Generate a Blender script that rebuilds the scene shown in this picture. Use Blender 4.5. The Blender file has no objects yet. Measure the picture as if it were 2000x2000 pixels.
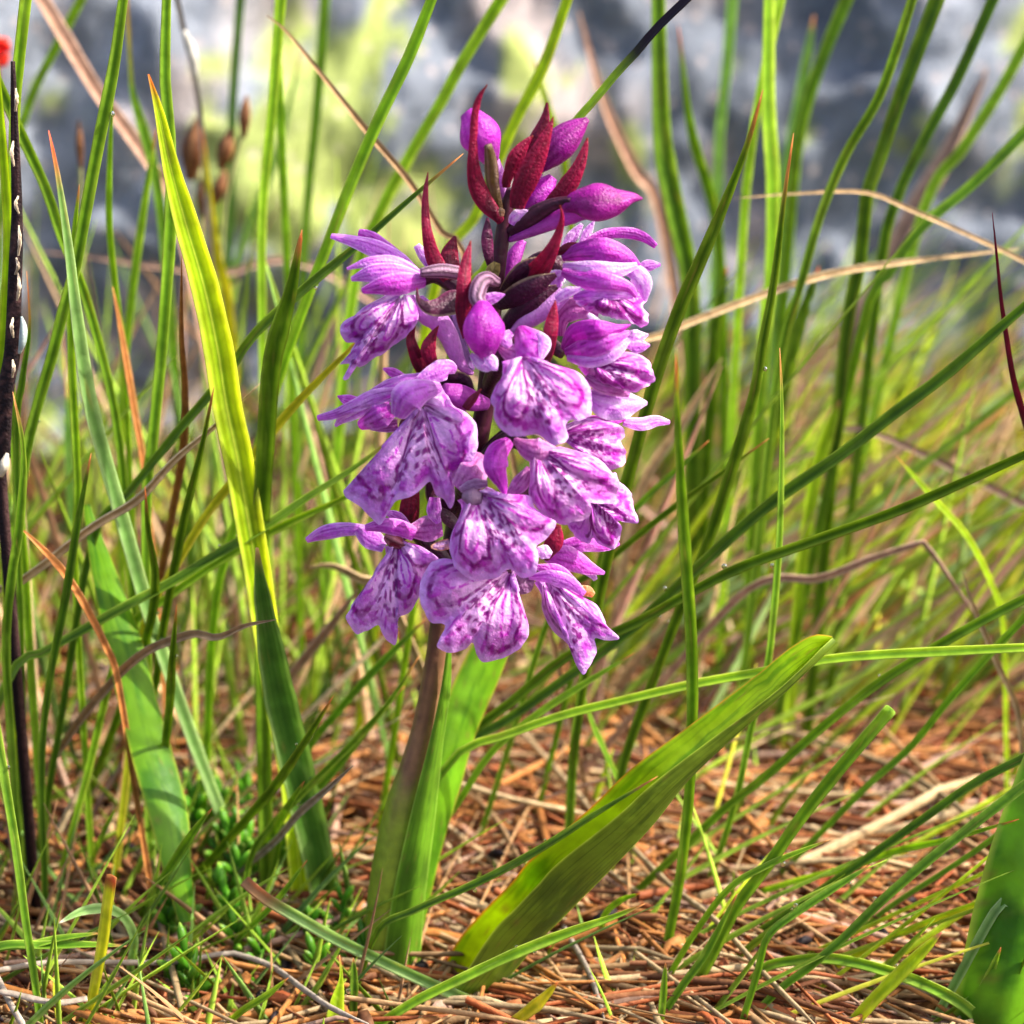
import bpy, math, random
import numpy as np
from mathutils import Vector

# ------------------------------------------------------------------ camera, light, exposure
SC = bpy.context.scene
CAM = np.array([0.0, -22.0, 13.4])          # centimetres
PITCH = math.radians(20.0)
HALF = math.tan(math.radians(12.9))
SUN_AZ, SUN_EL = math.radians(98.0), math.radians(46.0)   # azimuth from +Y (view direction) towards +X

cd = bpy.data.cameras.new("camera")
cd.sensor_width = 36.0
cd.lens = 18.0 / HALF
cd.clip_start, cd.clip_end = 0.005, 200.0
cd.dof.use_dof = True
cd.dof.focus_distance = 0.229
cd.dof.aperture_fstop = 24.0
cam = bpy.data.objects.new("camera", cd)
SC.collection.objects.link(cam)
cam.location = CAM * 0.01
cam.rotation_euler = (math.pi / 2 - PITCH, 0, 0)
SC.camera = cam

wd = bpy.data.worlds.new("World"); SC.world = wd; wd.use_nodes = True
nt = wd.node_tree
sky = nt.nodes.new("ShaderNodeTexSky"); sky.sky_type = 'NISHITA'; sky.sun_disc = False
sky.dust_density = 4.0; sky.ozone_density = 0.5; sky.air_density = 0.8
sky.sun_elevation = SUN_EL; sky.sun_rotation = SUN_AZ
nt.links.new(sky.outputs[0], nt.nodes["Background"].inputs[0])
nt.nodes["Background"].inputs[1].default_value = 0.15
sd = bpy.data.lights.new("sun", 'SUN'); sd.energy = 3.8; sd.angle = math.radians(0.6); sd.color = (1.0, 0.93, 0.82)
sun = bpy.data.objects.new("sun", sd); SC.collection.objects.link(sun)
sdir = Vector((math.sin(SUN_AZ) * math.cos(SUN_EL), math.cos(SUN_AZ) * math.cos(SUN_EL), math.sin(SUN_EL)))
sun.rotation_euler = sdir.to_track_quat('Z', 'Y').to_euler()
sun.location = sdir * 2
SC.view_settings.view_transform = 'Standard'
SC.view_settings.look = 'None'
SC.view_settings.gamma = 1.0
SC.view_settings.exposure = 1.38

# ------------------------------------------------------------------ helpers
rng = np.random.default_rng(7)
random.seed(7)
COL = SC.collection.objects

def C(h):
    h = h.lstrip('#')
    s = np.array([int(h[i:i + 2], 16) / 255.0 for i in (0, 2, 4)])
    return np.where(s <= 0.04045, s / 12.92, ((s + 0.055) / 1.055) ** 2.4)

def sm(x, a, b):
    t = np.clip((x - a) / (b - a), 0, 1)
    return t * t * (3 - 2 * t)

_tab = rng.random((256, 256))
def vnoise(x, y):
    x = np.asarray(x, float); y = np.asarray(y, float)
    xi = np.floor(x).astype(int); yi = np.floor(y).astype(int)
    fx = x - xi; fy = y - yi
    fx = fx * fx * (3 - 2 * fx); fy = fy * fy * (3 - 2 * fy)
    g = lambda a, b: _tab[a % 256, b % 256]
    return (g(xi, yi) * (1 - fx) + g(xi + 1, yi) * fx) * (1 - fy) + (g(xi, yi + 1) * (1 - fx) + g(xi + 1, yi + 1) * fx) * fy
def fbm(x, y, o=4):
    r = 0; a = 0.5
    for i in range(o):
        r = r + a * vnoise(x * 2 ** i + 17 * i, y * 2 ** i + 31 * i); a *= 0.5
    return r

def ground(x, y):
    near = np.exp(-((np.asarray(x) / 40.0) ** 2 + (np.asarray(y) / 60.0) ** 2))
    return (fbm(np.asarray(x) * 0.35 + 50, np.asarray(y) * 0.35 + 50, 3) - 0.44) * 1.1 * near

ct, st = math.cos(PITCH), math.sin(PITCH)
def ray(px, py):
    u = (np.asarray(px, float) - 1000.0) / 1000.0 * HALF
    v = (1000.0 - np.asarray(py, float)) / 1000.0 * HALF
    return np.stack([u, ct + v * st, -st + v * ct], -1)
def unproj(px, py, Y):
    d = ray(px, py)
    t = (np.asarray(Y, float) - CAM[1]) / d[..., 1]
    return CAM + d * t[..., None]
def ground_hit(px, py, h=0.0):
    d = ray(px, py)
    t = (h - CAM[2]) / min(d[2], -0.02)
    for _ in range(6):
        p = CAM + d * t
        t = (float(ground(p[0], p[1])) + h - CAM[2]) / min(d[2], -0.02)
    return CAM + d * t
def pxcm(Y):                                   # centimetres per pixel near the picture axis at depth Y
    return (np.asarray(Y, float) - CAM[1]) / ct * HALF / 1000.0

def catmull(P, n):
    P = np.asarray(P, float)
    if len(P) == 2:
        t = np.linspace(0, 1, n)[:, None]
        return P[0] * (1 - t) + P[1] * t
    d = np.r_[0, np.cumsum(np.maximum(np.linalg.norm(np.diff(P[:, :2], axis=0), axis=1), 1e-6))]
    d /= d[-1]
    E = np.vstack([2 * P[0] - P[1], P, 2 * P[-1] - P[-2]])
    tt = np.linspace(0, 1, n)
    k = np.clip(np.searchsorted(d, tt, side='right') - 1, 0, len(P) - 2)
    f = ((tt - d[k]) / (d[k + 1] - d[k]))[:, None]
    a, b, c, e = E[k], E[k + 1], E[k + 2], E[k + 3]
    return 0.5 * (2 * b + (c - a) * f + (2 * a - 5 * b + 4 * c - e) * f ** 2 + (3 * b - a - 3 * c + e) * f ** 3)

def grid_faces(nu, nv, closed=False, off=0):
    i = np.arange(nu - 1)[:, None]; j = np.arange(nv if closed else nv - 1)[None, :]
    j2 = (j + 1) % nv
    a = i * nv + j; b = i * nv + j2; c = (i + 1) * nv + j2; d = (i + 1) * nv + j
    return (np.stack([a, b, c, d], -1).reshape(-1, 4) + off)

def mesh_data(name, V, F, col):
    me = bpy.data.meshes.new(name)
    me.from_pydata((np.asarray(V) * 0.01).tolist(), [], [tuple(f) for f in np.asarray(F).tolist()] if not isinstance(F, list) else F)
    at = me.attributes.new("Col", 'FLOAT_COLOR', 'POINT')
    c4 = np.ones((len(V), 4), np.float32); c4[:, :3] = np.clip(col, 0.002, 1.0)
    at.data.foreach_set("color", c4.ravel())
    me.polygons.foreach_set("use_smooth", [True] * len(me.polygons))
    me.update()
    return me

def add(name, V, F, col, mat, parent=None, origin=None, label=None, cat=None, group=None, kind=None):
    V = np.asarray(V, float)
    o = np.zeros(3) if origin is None else np.asarray(origin, float)
    me = mesh_data(name, V - o, F, col)
    me.materials.append(mat)
    ob = bpy.data.objects.new(name, me); COL.link(ob)
    if parent is not None: ob.parent = parent
    else: ob.location = o * 0.01
    for k, v in (("label", label), ("category", cat), ("group", group), ("kind", kind)):
        if v: ob[k] = v
    return ob

def empty(name, loc, label, cat, group=None):
    e = bpy.data.objects.new(name, None); COL.link(e)
    e.location = np.asarray(loc) * 0.01; e.empty_display_size = 0.005
    e["label"] = label; e["category"] = cat
    if group: e["group"] = group
    return e

# ------------------------------------------------------------------ materials
def organic(name, rough=0.45, transl=0.35, nscale=900.0, namt=0.35, bump=0.25, spec=0.4, tsat=1.15, stretch=(1, 1, 1), tval=1.0, thue=0.5):
    m = bpy.data.materials.new(name); m.use_nodes = True
    t = m.node_tree; N = t.nodes; L = t.links
    N.clear()
    out = N.new("ShaderNodeOutputMaterial")
    at = N.new("ShaderNodeAttribute"); at.attribute_name = "Col"
    tc = N.new("ShaderNodeTexCoord")
    mp = N.new("ShaderNodeMapping"); mp.inputs["Scale"].default_value = stretch
    L.new(tc.outputs["Object"], mp.inputs[0])
    nz = N.new("ShaderNodeTexNoise"); nz.inputs["Scale"].default_value = nscale; nz.inputs["Detail"].default_value = 4
    L.new(mp.outputs[0], nz.inputs["Vector"])
    mr = N.new("ShaderNodeMapRange"); mr.inputs[1].default_value = 0.25; mr.inputs[2].default_value = 0.75
    mr.inputs[3].default_value = 1 - namt; mr.inputs[4].default_value = 1 + namt
    L.new(nz.outputs[0], mr.inputs[0])
    mx = N.new("ShaderNodeVectorMath"); mx.operation = 'SCALE'
    L.new(at.outputs["Color"], mx.inputs[0]); L.new(mr.outputs[0], mx.inputs["Scale"])
    bp = N.new("ShaderNodeBump"); bp.inputs["Strength"].default_value = bump; bp.inputs["Distance"].default_value = 0.0003
    nz2 = N.new("ShaderNodeTexNoise"); nz2.inputs["Scale"].default_value = nscale * 2.2; nz2.inputs["Detail"].default_value = 3
    L.new(mp.outputs[0], nz2.inputs["Vector"]); L.new(nz2.outputs[0], bp.inputs["Height"])
    pr = N.new("ShaderNodeBsdfPrincipled")
    pr.inputs["Roughness"].default_value = rough
    pr.inputs["Specular IOR Level"].default_value = spec
    L.new(mx.outputs[0], pr.inputs["Base Color"]); L.new(bp.outputs[0], pr.inputs["Normal"])
    hs = N.new("ShaderNodeHueSaturation"); hs.inputs["Saturation"].default_value = tsat; hs.inputs["Value"].default_value = tval; hs.inputs["Hue"].default_value = thue
    L.new(mx.outputs[0], hs.inputs["Color"])
    tr = N.new("ShaderNodeBsdfTranslucent"); L.new(hs.outputs[0], tr.inputs[0])
    ms = N.new("ShaderNodeMixShader"); ms.inputs[0].default_value = transl
    L.new(pr.outputs[0], ms.inputs[1]); L.new(tr.outputs[0], ms.inputs[2])
    L.new(ms.outputs[0], out.inputs[0])
    return m

M_PETAL = organic("petal", 0.34, 0.40, 1900, 0.16, 0.6, 0.45, 1.2, tval=1.15)
M_BRACT = organic("bract", 0.40, 0.40, 1500, 0.32, 0.6, 0.45, 1.1, tval=1.3)
M_GREEN = organic("blade", 0.48, 0.45, 420, 0.26, 0.35, 0.28, 1.0, tval=1.7, thue=0.468)
M_LEAF = organic("leaf", 0.42, 0.5, 260, 0.26, 0.35, 0.4, 1.0, tval=1.8, thue=0.465)
M_STEM = organic("stem", 0.45, 0.12, 700, 0.25, 0.3, 0.4)
M_DRY = organic("straw", 0.65, 0.15, 700, 0.35, 0.5, 0.25, 1.0)
M_SOIL = organic("soil", 0.9, 0.0, 500, 0.5, 0.9, 0.1)
M_MOSS = organic("moss", 0.4, 0.35, 900, 0.2, 0.2, 0.4, 1.1, tval=1.5)
M_BARK = organic("withered", 0.75, 0.0, 1500, 0.4, 0.8, 0.2)

# ------------------------------------------------------------------ shape builders (cm, world)
def frame(P, roll=0.0):
    T = np.gradient(P, axis=0)
    T /= np.linalg.norm(T, axis=1, keepdims=True) + 1e-9
    view = P - CAM; view /= np.linalg.norm(view, axis=1, keepdims=True)
    S = np.cross(T, view); S /= np.linalg.norm(S, axis=1, keepdims=True) + 1e-9
    Nn = np.cross(S, T)
    fl = np.sign(-(Nn * view).sum(1)).mean() or 1.0
    Nn *= np.sign(fl) if fl != 0 else 1
    r = np.broadcast_to(np.asarray(roll, float), (len(P),))[:, None]
    S2 = S * np.cos(r) + Nn * np.sin(r)
    N2 = Nn * np.cos(r) - S * np.sin(r)
    return T, S2, N2

def px_line(mid, n):
    """mid: (px, py, Y) rows -> world points"""
    Q = catmull(np.asarray(mid, float), n)
    return unproj(Q[:, 0], Q[:, 1], Q[:, 2]), Q

def prof(ws, n):
    ws = np.asarray(ws, float); k = len(ws)
    E = np.r_[2 * ws[0] - ws[1], ws, 2 * ws[-1] - ws[-2]]
    x = np.linspace(0, k - 1, n); i = np.clip(x.astype(int), 0, k - 2); f = x - i
    a, b, c, e = E[i], E[i + 1], E[i + 2], E[i + 3]
    r = 0.5 * (2 * b + (c - a) * f + (2 * a - 5 * b + 4 * c - e) * f ** 2 + (3 * b - a - 3 * c + e) * f ** 3)
    return np.clip(r, 0.2 if ws.max() > 1 else 0.002, None)

def ribbon(mid, ws, paint, cup=0.25, roll=0.0, n=30, m=11, curl=0.0, wave=0.0, fold=0.0, seed=0, thick=0.012):
    """thin sheet with two skins (a real thickness) along a mid line; ws are widths in pixels"""
    P, Q = px_line(mid, n)
    w = prof(ws, n) * pxcm(Q[:, 2]) * 0.5
    T, S, Nn = frame(P, roll)
    u = np.linspace(-1, 1, m); v = np.linspace(0, 1, n)
    U, Vv = np.meshgrid(u, v)
    off = -cup * U ** 2 - fold * np.abs(U) + wave * np.sin(Vv * 19 + U * 4 + seed) * np.abs(U) ** 2
    V = P[:, None] + S[:, None] * (w[:, None] * U)[..., None] + Nn[:, None] * (w[:, None] * off)[..., None]
    F = grid_faces(n, m)
    col = paint(U, Vv, seed)
    return skins(V, F, col, Nn, n, m, thick)

def skins(V, F, col, Nn, n, m, thick):
    nv = n * m
    prof_t = (1 - np.linspace(-1, 1, m) ** 6)[None, :, None]
    B = V - (Nn[:, None] if Nn.ndim == 2 else Nn) * thick * prof_t
    V2 = np.concatenate([V.reshape(-1, 3), B.reshape(-1, 3)])
    F2 = np.concatenate([F, F[:, ::-1] + nv])
    c2 = np.concatenate([col.reshape(-1, 3), col.reshape(-1, 3)])
    return V2, F2, c2

def tube(mid, rs, paint, n=26, m=14, lobes=0, lob=0.0, flat=1.0, world=False, roll=0.0, rcm=False):
    if world:
        P = catmull(np.asarray(mid, float), n); w = prof(rs, n)
        if not rcm: w = w * pxcm(P[:, 1])
    else:
        P, Q = px_line(mid, n); w = prof(rs, n) * pxcm(Q[:, 2])
    T, S, Nn = frame(P, roll)
    a = np.linspace(0, 2 * np.pi, m, endpoint=False)
    A, Vv = np.meshgrid(a, np.linspace(0, 1, n))
    R = w[:, None] * (1 + lob * np.cos(lobes * A))
    V = P[:, None] + S[:, None] * (R * np.cos(A))[..., None] + Nn[:, None] * (R * np.sin(A) * flat)[..., None]
    col = paint(A, Vv, 0)
    V = np.concatenate([V.reshape(-1, 3), P[[0]], P[[-1]]])
    col = np.concatenate([col.reshape(-1, 3), col[0, :1], col[-1, :1]])
    F = grid_faces(n, m, True).tolist()
    k = n * m
    F += [(k, (j + 1) % m, j) for j in range(m)] + [(k + 1, (n - 1) * m + j, (n - 1) * m + (j + 1) % m) for j in range(m)]
    return V, [tuple(f) for f in F], col

def loft(curves, paint, n=60, m=7, thick=0.02, bul=0.0):
    """surface through several pixel polylines (px,py,Y)"""
    L = [px_line(c, n)[0] for c in curves]
    L = np.array(L)                                  # k,n,3
    out = []
    for j in range(n):
        k = len(curves)
        out.append(catmull(L[:, j], m) if k > 2 else catmull(L[:, j], m))
    V = np.array(out)
    du = np.gradient(V, axis=1); dv = np.gradient(V, axis=0)
    Nn = np.cross(dv, du); Nn /= np.linalg.norm(Nn, axis=2, keepdims=True) + 1e-9
    if (Nn[..., 1]).mean() > 0: Nn = -Nn
    U, Vv = np.meshgrid(np.linspace(-1, 1, m), np.linspace(0, 1, n))
    V = V + Nn * (bul * (1 - U ** 2))[..., None]
    col = paint(U, Vv, 0)
    return skins(V, grid_faces(n, m), col, Nn, n, m, thick)

# ---- paints
def lerp(a, b, t): return a + (b - a) * np.asarray(t)[..., None]
def petal_paint(base, dark, pale, veins=3, vs=0.55, tip=0.0, edge=0.7):
    base, dark, pale = C(base), C(dark), C(pale)
    def f(U, V, seed):
        c = np.broadcast_to(base, U.shape + (3,)).copy()
        nz = fbm(U * 2 + seed * 3.1 + 5, V * 5 + seed * 1.7, 3)
        c = lerp(c, pale, sm(nz, 0.38, 0.75) * 0.65)
        c = lerp(c, dark, sm(1 - V, 0.72, 1.0) * 0.45)
        ww = (nz - 0.45) * 0.5
        d = np.abs(((U * (0.75 + 0.25 * V) * veins / 2 + 0.5 + ww) % 1) - 0.5) * 2
        c = lerp(c, dark, sm(d, 0.80, 0.97) * (vs + 0.3) * sm(1 - np.abs(U), 0.03, 0.25) * sm(1.02 - V, 0.02, 0.3))
        c = lerp(c, pale, sm(0.35 - d, 0.0, 0.3) * 0.35)
        n2 = fbm(U * 9 + seed, V * 30 + seed * 2, 2)
        c = lerp(c, dark, sm(n2, 0.46, 0.62) * 0.25)
        c = lerp(c, pale, sm(np.abs(U), edge, 0.97) * 0.9)
        c = lerp(c, pale, sm(V, 0.8, 1.0) * tip)
        return c
    return f
def bract_paint(base, dark, tipc=None, pale=None):
    base, dark = C(base), C(dark); tp = C(tipc) if tipc else None; pl = C(pale) if pale else None
    def f(U, V, seed):
        nz = fbm(U * 3 + seed, V * 9 + seed * 2, 3)
        c = lerp(np.broadcast_to(base, U.shape + (3,)), dark, sm(1 - V, 0.35, 1.0) * 0.75)
        c = lerp(c, dark, sm(nz, 0.4, 0.7) * 0.5)
        c = lerp(c, dark, sm(0.14 - np.abs(U + 0.05 + (nz - .45) * .2), 0.0, 0.12) * 0.6)
        c = lerp(c, base * 1.7, sm(np.abs(U), 0.72, 0.95) * 0.5)
        c = lerp(c, dark, sm(np.abs(np.sin(U * 11 + nz * 2)), .8, 1) * 0.3)
        if tp is not None: c = lerp(c, tp, sm(V, 0.93, 1.0))
        if pl is not None: c = lerp(c, pl, sm(U, 0.75, 0.95))
        return c
    return f
def tube_paint(base, dark, pale, stripes=0, amt=0.7, hi=0.6):
    base, dark, pale = C(base), C(dark), C(pale)
    def f(A, V, seed):
        nz = fbm(np.cos(A) * 2 + 9, np.sin(A) * 2 + V * 5, 3)
        c = lerp(np.broadcast_to(base, A.shape + (3,)), dark, sm(nz, 0.42, 0.7) * 0.6)
        if stripes:
            d = 0.5 + 0.5 * np.cos(A * stripes + (nz - 0.4) * 3)
            c = lerp(c, pale, sm(d, 0.45, 0.95) * amt)
            c = lerp(c, dark, sm(1 - d, 0.6, 1.0) * amt)
        else:
            c = lerp(c, pale, sm(nz, 0.5, 0.3) * hi * 0.5)
        return c
    return f

P_MAG = petal_paint('#ce44cc', '#980f8a', '#f0a2f0', 4, 0.6)
P_HOT = petal_paint('#be24ba', '#860676', '#e472e0', 4, 0.55, edge=0.82)
P_LIL = petal_paint('#d26edc', '#a02aa8', '#f4c4f8', 4, 0.6)
P_PAL = petal_paint('#e09eea', '#bc54c8', '#fae4fc', 3, 0.5)
P_ROSE = petal_paint('#c76abc', '#9c2f82', '#e4a6da', 5, 0.55)
P_DUSK = petal_paint('#a06a9c', '#7a3f70', '#c79bc4', 3, 0.4)
B_RED = bract_paint('#a01444', '#560826', '#8d3a2a')
B_RED2 = bract_paint('#8c1038', '#400620')
B_DARK = bract_paint('#4a1233', '#2a0a20', pale='#9a8468')
B_BROWN = bract_paint('#6e3350', '#3b1230', '#7a1030', pale='#b9a58e')
T_OV = tube_paint('#6b3a5c', '#3c1430', '#c79cbb', 7, 0.85)
T_OVD = tube_paint('#4d2038', '#2a0a1e', '#7a4a60', 6, 0.5)
T_OVG = tube_paint('#6e5a35', '#4a2a25', '#b79a8c', 6, 0.6)
T_SPUR = tube_paint('#cc88d4', '#aa52b2', '#eec0ee', 3, 0.35)
T_SPURM = tube_paint('#ba40b6', '#8a1f90', '#d184dc', 3, 0.35)
T_SPURD = tube_paint('#8f5fa6', '#6d3a80', '#b48cc8', 4, 0.5)
def bud_paint(base, dark, pale):
    base, dark, pale = C(base), C(dark), C(pale)
    def f(A, V, seed):
        nz = fbm(np.cos(A) * 1.5 + 3, V * 6 + np.sin(A), 3)
        c = lerp(np.broadcast_to(base, A.shape + (3,)), dark, sm(nz, 0.4, 0.62) * 0.7)
        ridge = np.abs(np.sin(A * 1.5 + 0.5 + 0.5 * np.sin(V * 3)))
        c = lerp(c, dark, sm(0.18 - ridge, 0.0, 0.18) * 0.7)
        vein = np.abs(np.sin(A * 6 + nz * 3))
        c = lerp(c, pale, sm(vein, 0.8, 1.0) * 0.35)
        c = lerp(c, dark, sm(V, 0.85, 1.0) * 0.5)
        return c
    return f
BUD_A = bud_paint('#be2fbc', '#8f1090', '#e684e2')
BUD_B = bud_paint('#a61c96', '#720a62', '#d068c4')

# ------------------------------------------------------------------ ground and boulder
def axis_vals(lo, hi, fine_lo, fine_hi, step, far):
    a = list(np.arange(fine_lo, fine_hi + 1e-6, step))
    v = fine_hi; s = step
    while v < hi: s *= 1.5; v += s; a.append(v)
    v = fine_lo; s = step
    while v > lo: s *= 1.5; v -= s; a.insert(0, v)
    return np.array(a)
gx = axis_vals(-3000, 3000, -16, 16, 0.14, 0); gy = axis_vals(-3000, 3000, -6, 34, 0.14, 0)
GX, GY = np.meshgrid(gx, gy, indexing='ij')
GZ = ground(GX, GY) - 0.05
near = np.exp(-((GX / 16) ** 2 + ((GY - 10) / 22) ** 2))
GZ = GZ + (fbm(GX * 2.3, GY * 2.3, 3) - 0.44) * 0.35 * near
nzc = fbm(GX * 1.3 + 4, GY * 1.3, 4)
gcol = lerp(lerp(np.broadcast_to(C('#20140e'), GX.shape + (3,)), C('#4a2c1c'), sm(nzc, 0.35, 0.6)), C('#3f5a20'), sm(fbm(GX * 0.4, GY * 0.4 + 9, 3), 0.5, 0.62) * 0.7)
add("ground", np.stack([GX, GY, GZ], -1).reshape(-1, 3), grid_faces(len(gx), len(gy)), gcol.reshape(-1, 3), M_SOIL, kind="structure")

def rock_material():
    m = bpy.data.materials.new("boulder"); m.use_nodes = True
    t = m.node_tree; N = t.nodes; L = t.links
    pr = N["Principled BSDF"]; pr.inputs["Roughness"].default_value = 0.85
    at = N.new("ShaderNodeAttribute"); at.attribute_name = "Col"
    tc = N.new("ShaderNodeTexCoord")
    nz = N.new("ShaderNodeTexNoise"); nz.inputs["Scale"].default_value = 120; nz.inputs["Detail"].default_value = 8; nz.inputs["Roughness"].default_value = 0.7
    L.new(tc.outputs["Object"], nz.inputs["Vector"])
    rp = N.new("ShaderNodeValToRGB")
    rp.color_ramp.elements[0].position = 0.33; rp.color_ramp.elements[0].color = (0.50, 0.51, 0.54, 1)
    rp.color_ramp.elements[1].position = 0.68; rp.color_ramp.elements[1].color = (1.30, 1.27, 1.26, 1)
    L.new(nz.outputs[0], rp.inputs[0])
    mx = N.new("ShaderNodeMix"); mx.data_type = 'RGBA'; mx.blend_type = 'MULTIPLY'; mx.inputs[0].default_value = 1
    L.new(at.outputs["Color"], mx.inputs[6]); L.new(rp.outputs[0], mx.inputs[7])
    vo = N.new("ShaderNodeTexVoronoi"); vo.inputs["Scale"].default_value = 230
    L.new(tc.outputs["Object"], vo.inputs["Vector"])
    r2 = N.new("ShaderNodeValToRGB"); r2.color_ramp.elements[0].position = 0.16; r2.color_ramp.elements[0].color = (1, 1, 1, 1)
    r2.color_ramp.elements[1].position = 0.26; r2.color_ramp.elements[1].color = (0, 0, 0, 1)
    L.new(vo.outputs["Distance"], r2.inputs[0])
    ma = N.new("ShaderNodeMath"); ma.operation = 'MULTIPLY'; ma.inputs[1].default_value = 0.5
    L.new(r2.outputs[0], ma.inputs[0])
    m2 = N.new("ShaderNodeMix"); m2.data_type = 'RGBA'
    L.new(ma.outputs[0], m2.inputs[0]); L.new(mx.outputs[2], m2.inputs[6]); m2.inputs[7].default_value = (0.50, 0.40, 0.36, 1)
    L.new(m2.outputs[2], pr.inputs["Base Color"])
    bp = N.new("ShaderNodeBump"); bp.inputs["Strength"].default_value = 0.8; bp.inputs["Distance"].default_value = 0.002
    L.new(nz.outputs[0], bp.inputs["Height"]); L.new(bp.outputs[0], pr.inputs["Normal"])
    return m
# face of the boulder: leans back from the turf, top above the frame, closed behind
nu, nvv = 420, 240
RU, RV = np.meshgrid(np.linspace(-1, 1, nu), np.linspace(0, 1, nvv), indexing='ij')
ang = RV * math.pi * 0.92
RU = np.sign(RU) * (0.25 * np.abs(RU) + 0.75 * np.abs(RU) ** 3); RV = RV ** 1.5; ang = RV * math.pi * 0.92
RX = RU * 85 * (1 - 0.10 * RV)
RYc = 18.5 + 0.16 * RX + 0.004 * RX ** 2 * 0.3
RY = RYc + 36 * (1 - np.cos(ang))
RZ = -3 + 34 * np.sin(ang) ** 0.9
edge = np.clip(1 - np.abs(RU) ** 6, 0, 1) ** 0.5
RZ = -3 + (RZ + 3) * edge
n1 = fbm(RX * 0.12, RZ * 0.12 + RY * 0.05, 5) - 0.45
n2 = fbm(RX * 0.7, RZ * 0.7 + RY * 0.2, 4) - 0.45
RY = RY + n1 * 6 - n2 * 1.6; RZ = RZ + n2 * 1.2
rc = lerp(np.broadcast_to(C('#868e9a'), RX.shape + (3,)), C('#68707c'), sm(n1, -0.1, 0.15))
rc = lerp(rc, C('#a99a94'), sm(fbm(RX * 0.5 + 40, RZ * 0.5, 3), 0.46, 0.62) * 0.7)
def blob(px, py, rx, ry):
    p = unproj(px, py, 24.0); k = pxcm(24.0)
    return np.exp(-(((RX - p[0]) / (rx * k)) ** 2 + ((RZ - p[2]) / (ry * k)) ** 2))
lich = blob(540, 90, 130, 150) + blob(640, 280, 120, 150) + blob(880, 230, 90, 80) + blob(840, 400, 70, 60) + blob(1880, 40, 90, 50) + blob(700, 60, 110, 110)
lich = sm(lich * 1.2 + (fbm(RX * 0.9, RZ * 0.9 + 70, 5) - 0.47) * 4.0, 0.72, 1.05)
rc = lerp(rc, C('#9aa84a'), lich * 0.85)
add("boulder", np.stack([RX, RY, RZ], -1).reshape(-1, 3), grid_faces(nu, nvv), rc.reshape(-1, 3), rock_material(),
    label="grey boulder with yellow-green lichen patches rising behind the grass", cat="boulder")

# ------------------------------------------------------------------ the orchid
Zw = {1: (600, 400, 400), 2: (900, 400, 400), 3: (600, 700, 400), 4: (900, 700, 400), 5: (580, 950, 400), 6: (850, 950, 400), 7: (850, 120, 450), 0: (0, 0, 1932)}
def Z(k, pts, y=None):
    x0, y0, s = Zw[k]; f = s / 1932.0
    if k == 0: f = 1.0; x0 = y0 = 0
    P = [(x0 + p[0] * f, y0 + p[1] * f) for p in pts]
    if y is None: return P
    ys = np.interp(np.linspace(0, 1, len(P)), np.linspace(0, 1, len(np.atleast_1d(y))), np.atleast_1d(y))
    return [(a, b, c) for (a, b), c in zip(P, ys)]
def Zs(k, ws): return [w * Zw[k][2] / 1932.0 for w in ws]

STEM = [(748, 1905, 0.0), (755, 1850, 0.0), (768, 1720, 0.0), (792, 1560, 0.02), (826, 1420, 0.04), (848, 1300, 0.03), (862, 1200, 0.0), (882, 1080, 0),
        (912, 950, 0), (942, 820, 0), (953, 735, 0), (960, 640, 0), (970, 540, 0), (981, 460, 0.02), (992, 395, 0.03), (1000, 370, 0.03)]
base = unproj(748, 1905, 0.0)
base[2] = float(ground(base[0], base[1])) - 0.3
orchid = empty("orchid", base, "purple spotted orchid with a dense flower spike and dark red bracts", "orchid")

def opart(name, geo, mat, parent=None):
    return add(name, *geo, mat, parent=parent or orchid, origin=base)
def stem_at(py):
    s = np.array(STEM)
    o = np.argsort(s[:, 1])
    return np.interp(py, s[o, 1], s[o, 0]), np.interp(py, s[o, 1], s[o, 2])
def stem_paint():
    dk, br, gr, ol = C('#3a1023'), C('#8a6446'), C('#86982a'), C('#86a02c')
    def f(A, V, seed):
        nz = fbm(np.cos(A) * 2 + 4, V * 22 + np.sin(A), 3)
        c = lerp(np.broadcast_to(gr, A.shape + (3,)), br, sm(V + (nz - 0.45) * 0.12, 0.17, 0.26))
        c = lerp(c, dk, sm(V + (nz - .45) * .1, 0.38, 0.56))
        c = lerp(c, C('#5a2440'), sm(nz, 0.45, 0.65) * sm(V, 0.4, 0.6) * 0.6)
        st = np.abs(np.sin(A * 5 + nz * 2))
        c = lerp(c, C('#4a2a28'), sm(1 - st, 0.6, 1) * 0.4 * sm(V, 0.1, 0.3))
        return c
    return f
stem_pts = [(base[0], base[1], base[2])] + [tuple(p) for p in unproj(*[np.array(STEM)[:, i] for i in range(3)])]
opart("stem", tube(stem_pts, [50, 50, 47, 38, 28, 23, 21, 20, 20, 22, 23, 22, 20, 18, 16, 14, 11], stem_paint(), n=120, m=18, world=True), M_STEM)

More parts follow.
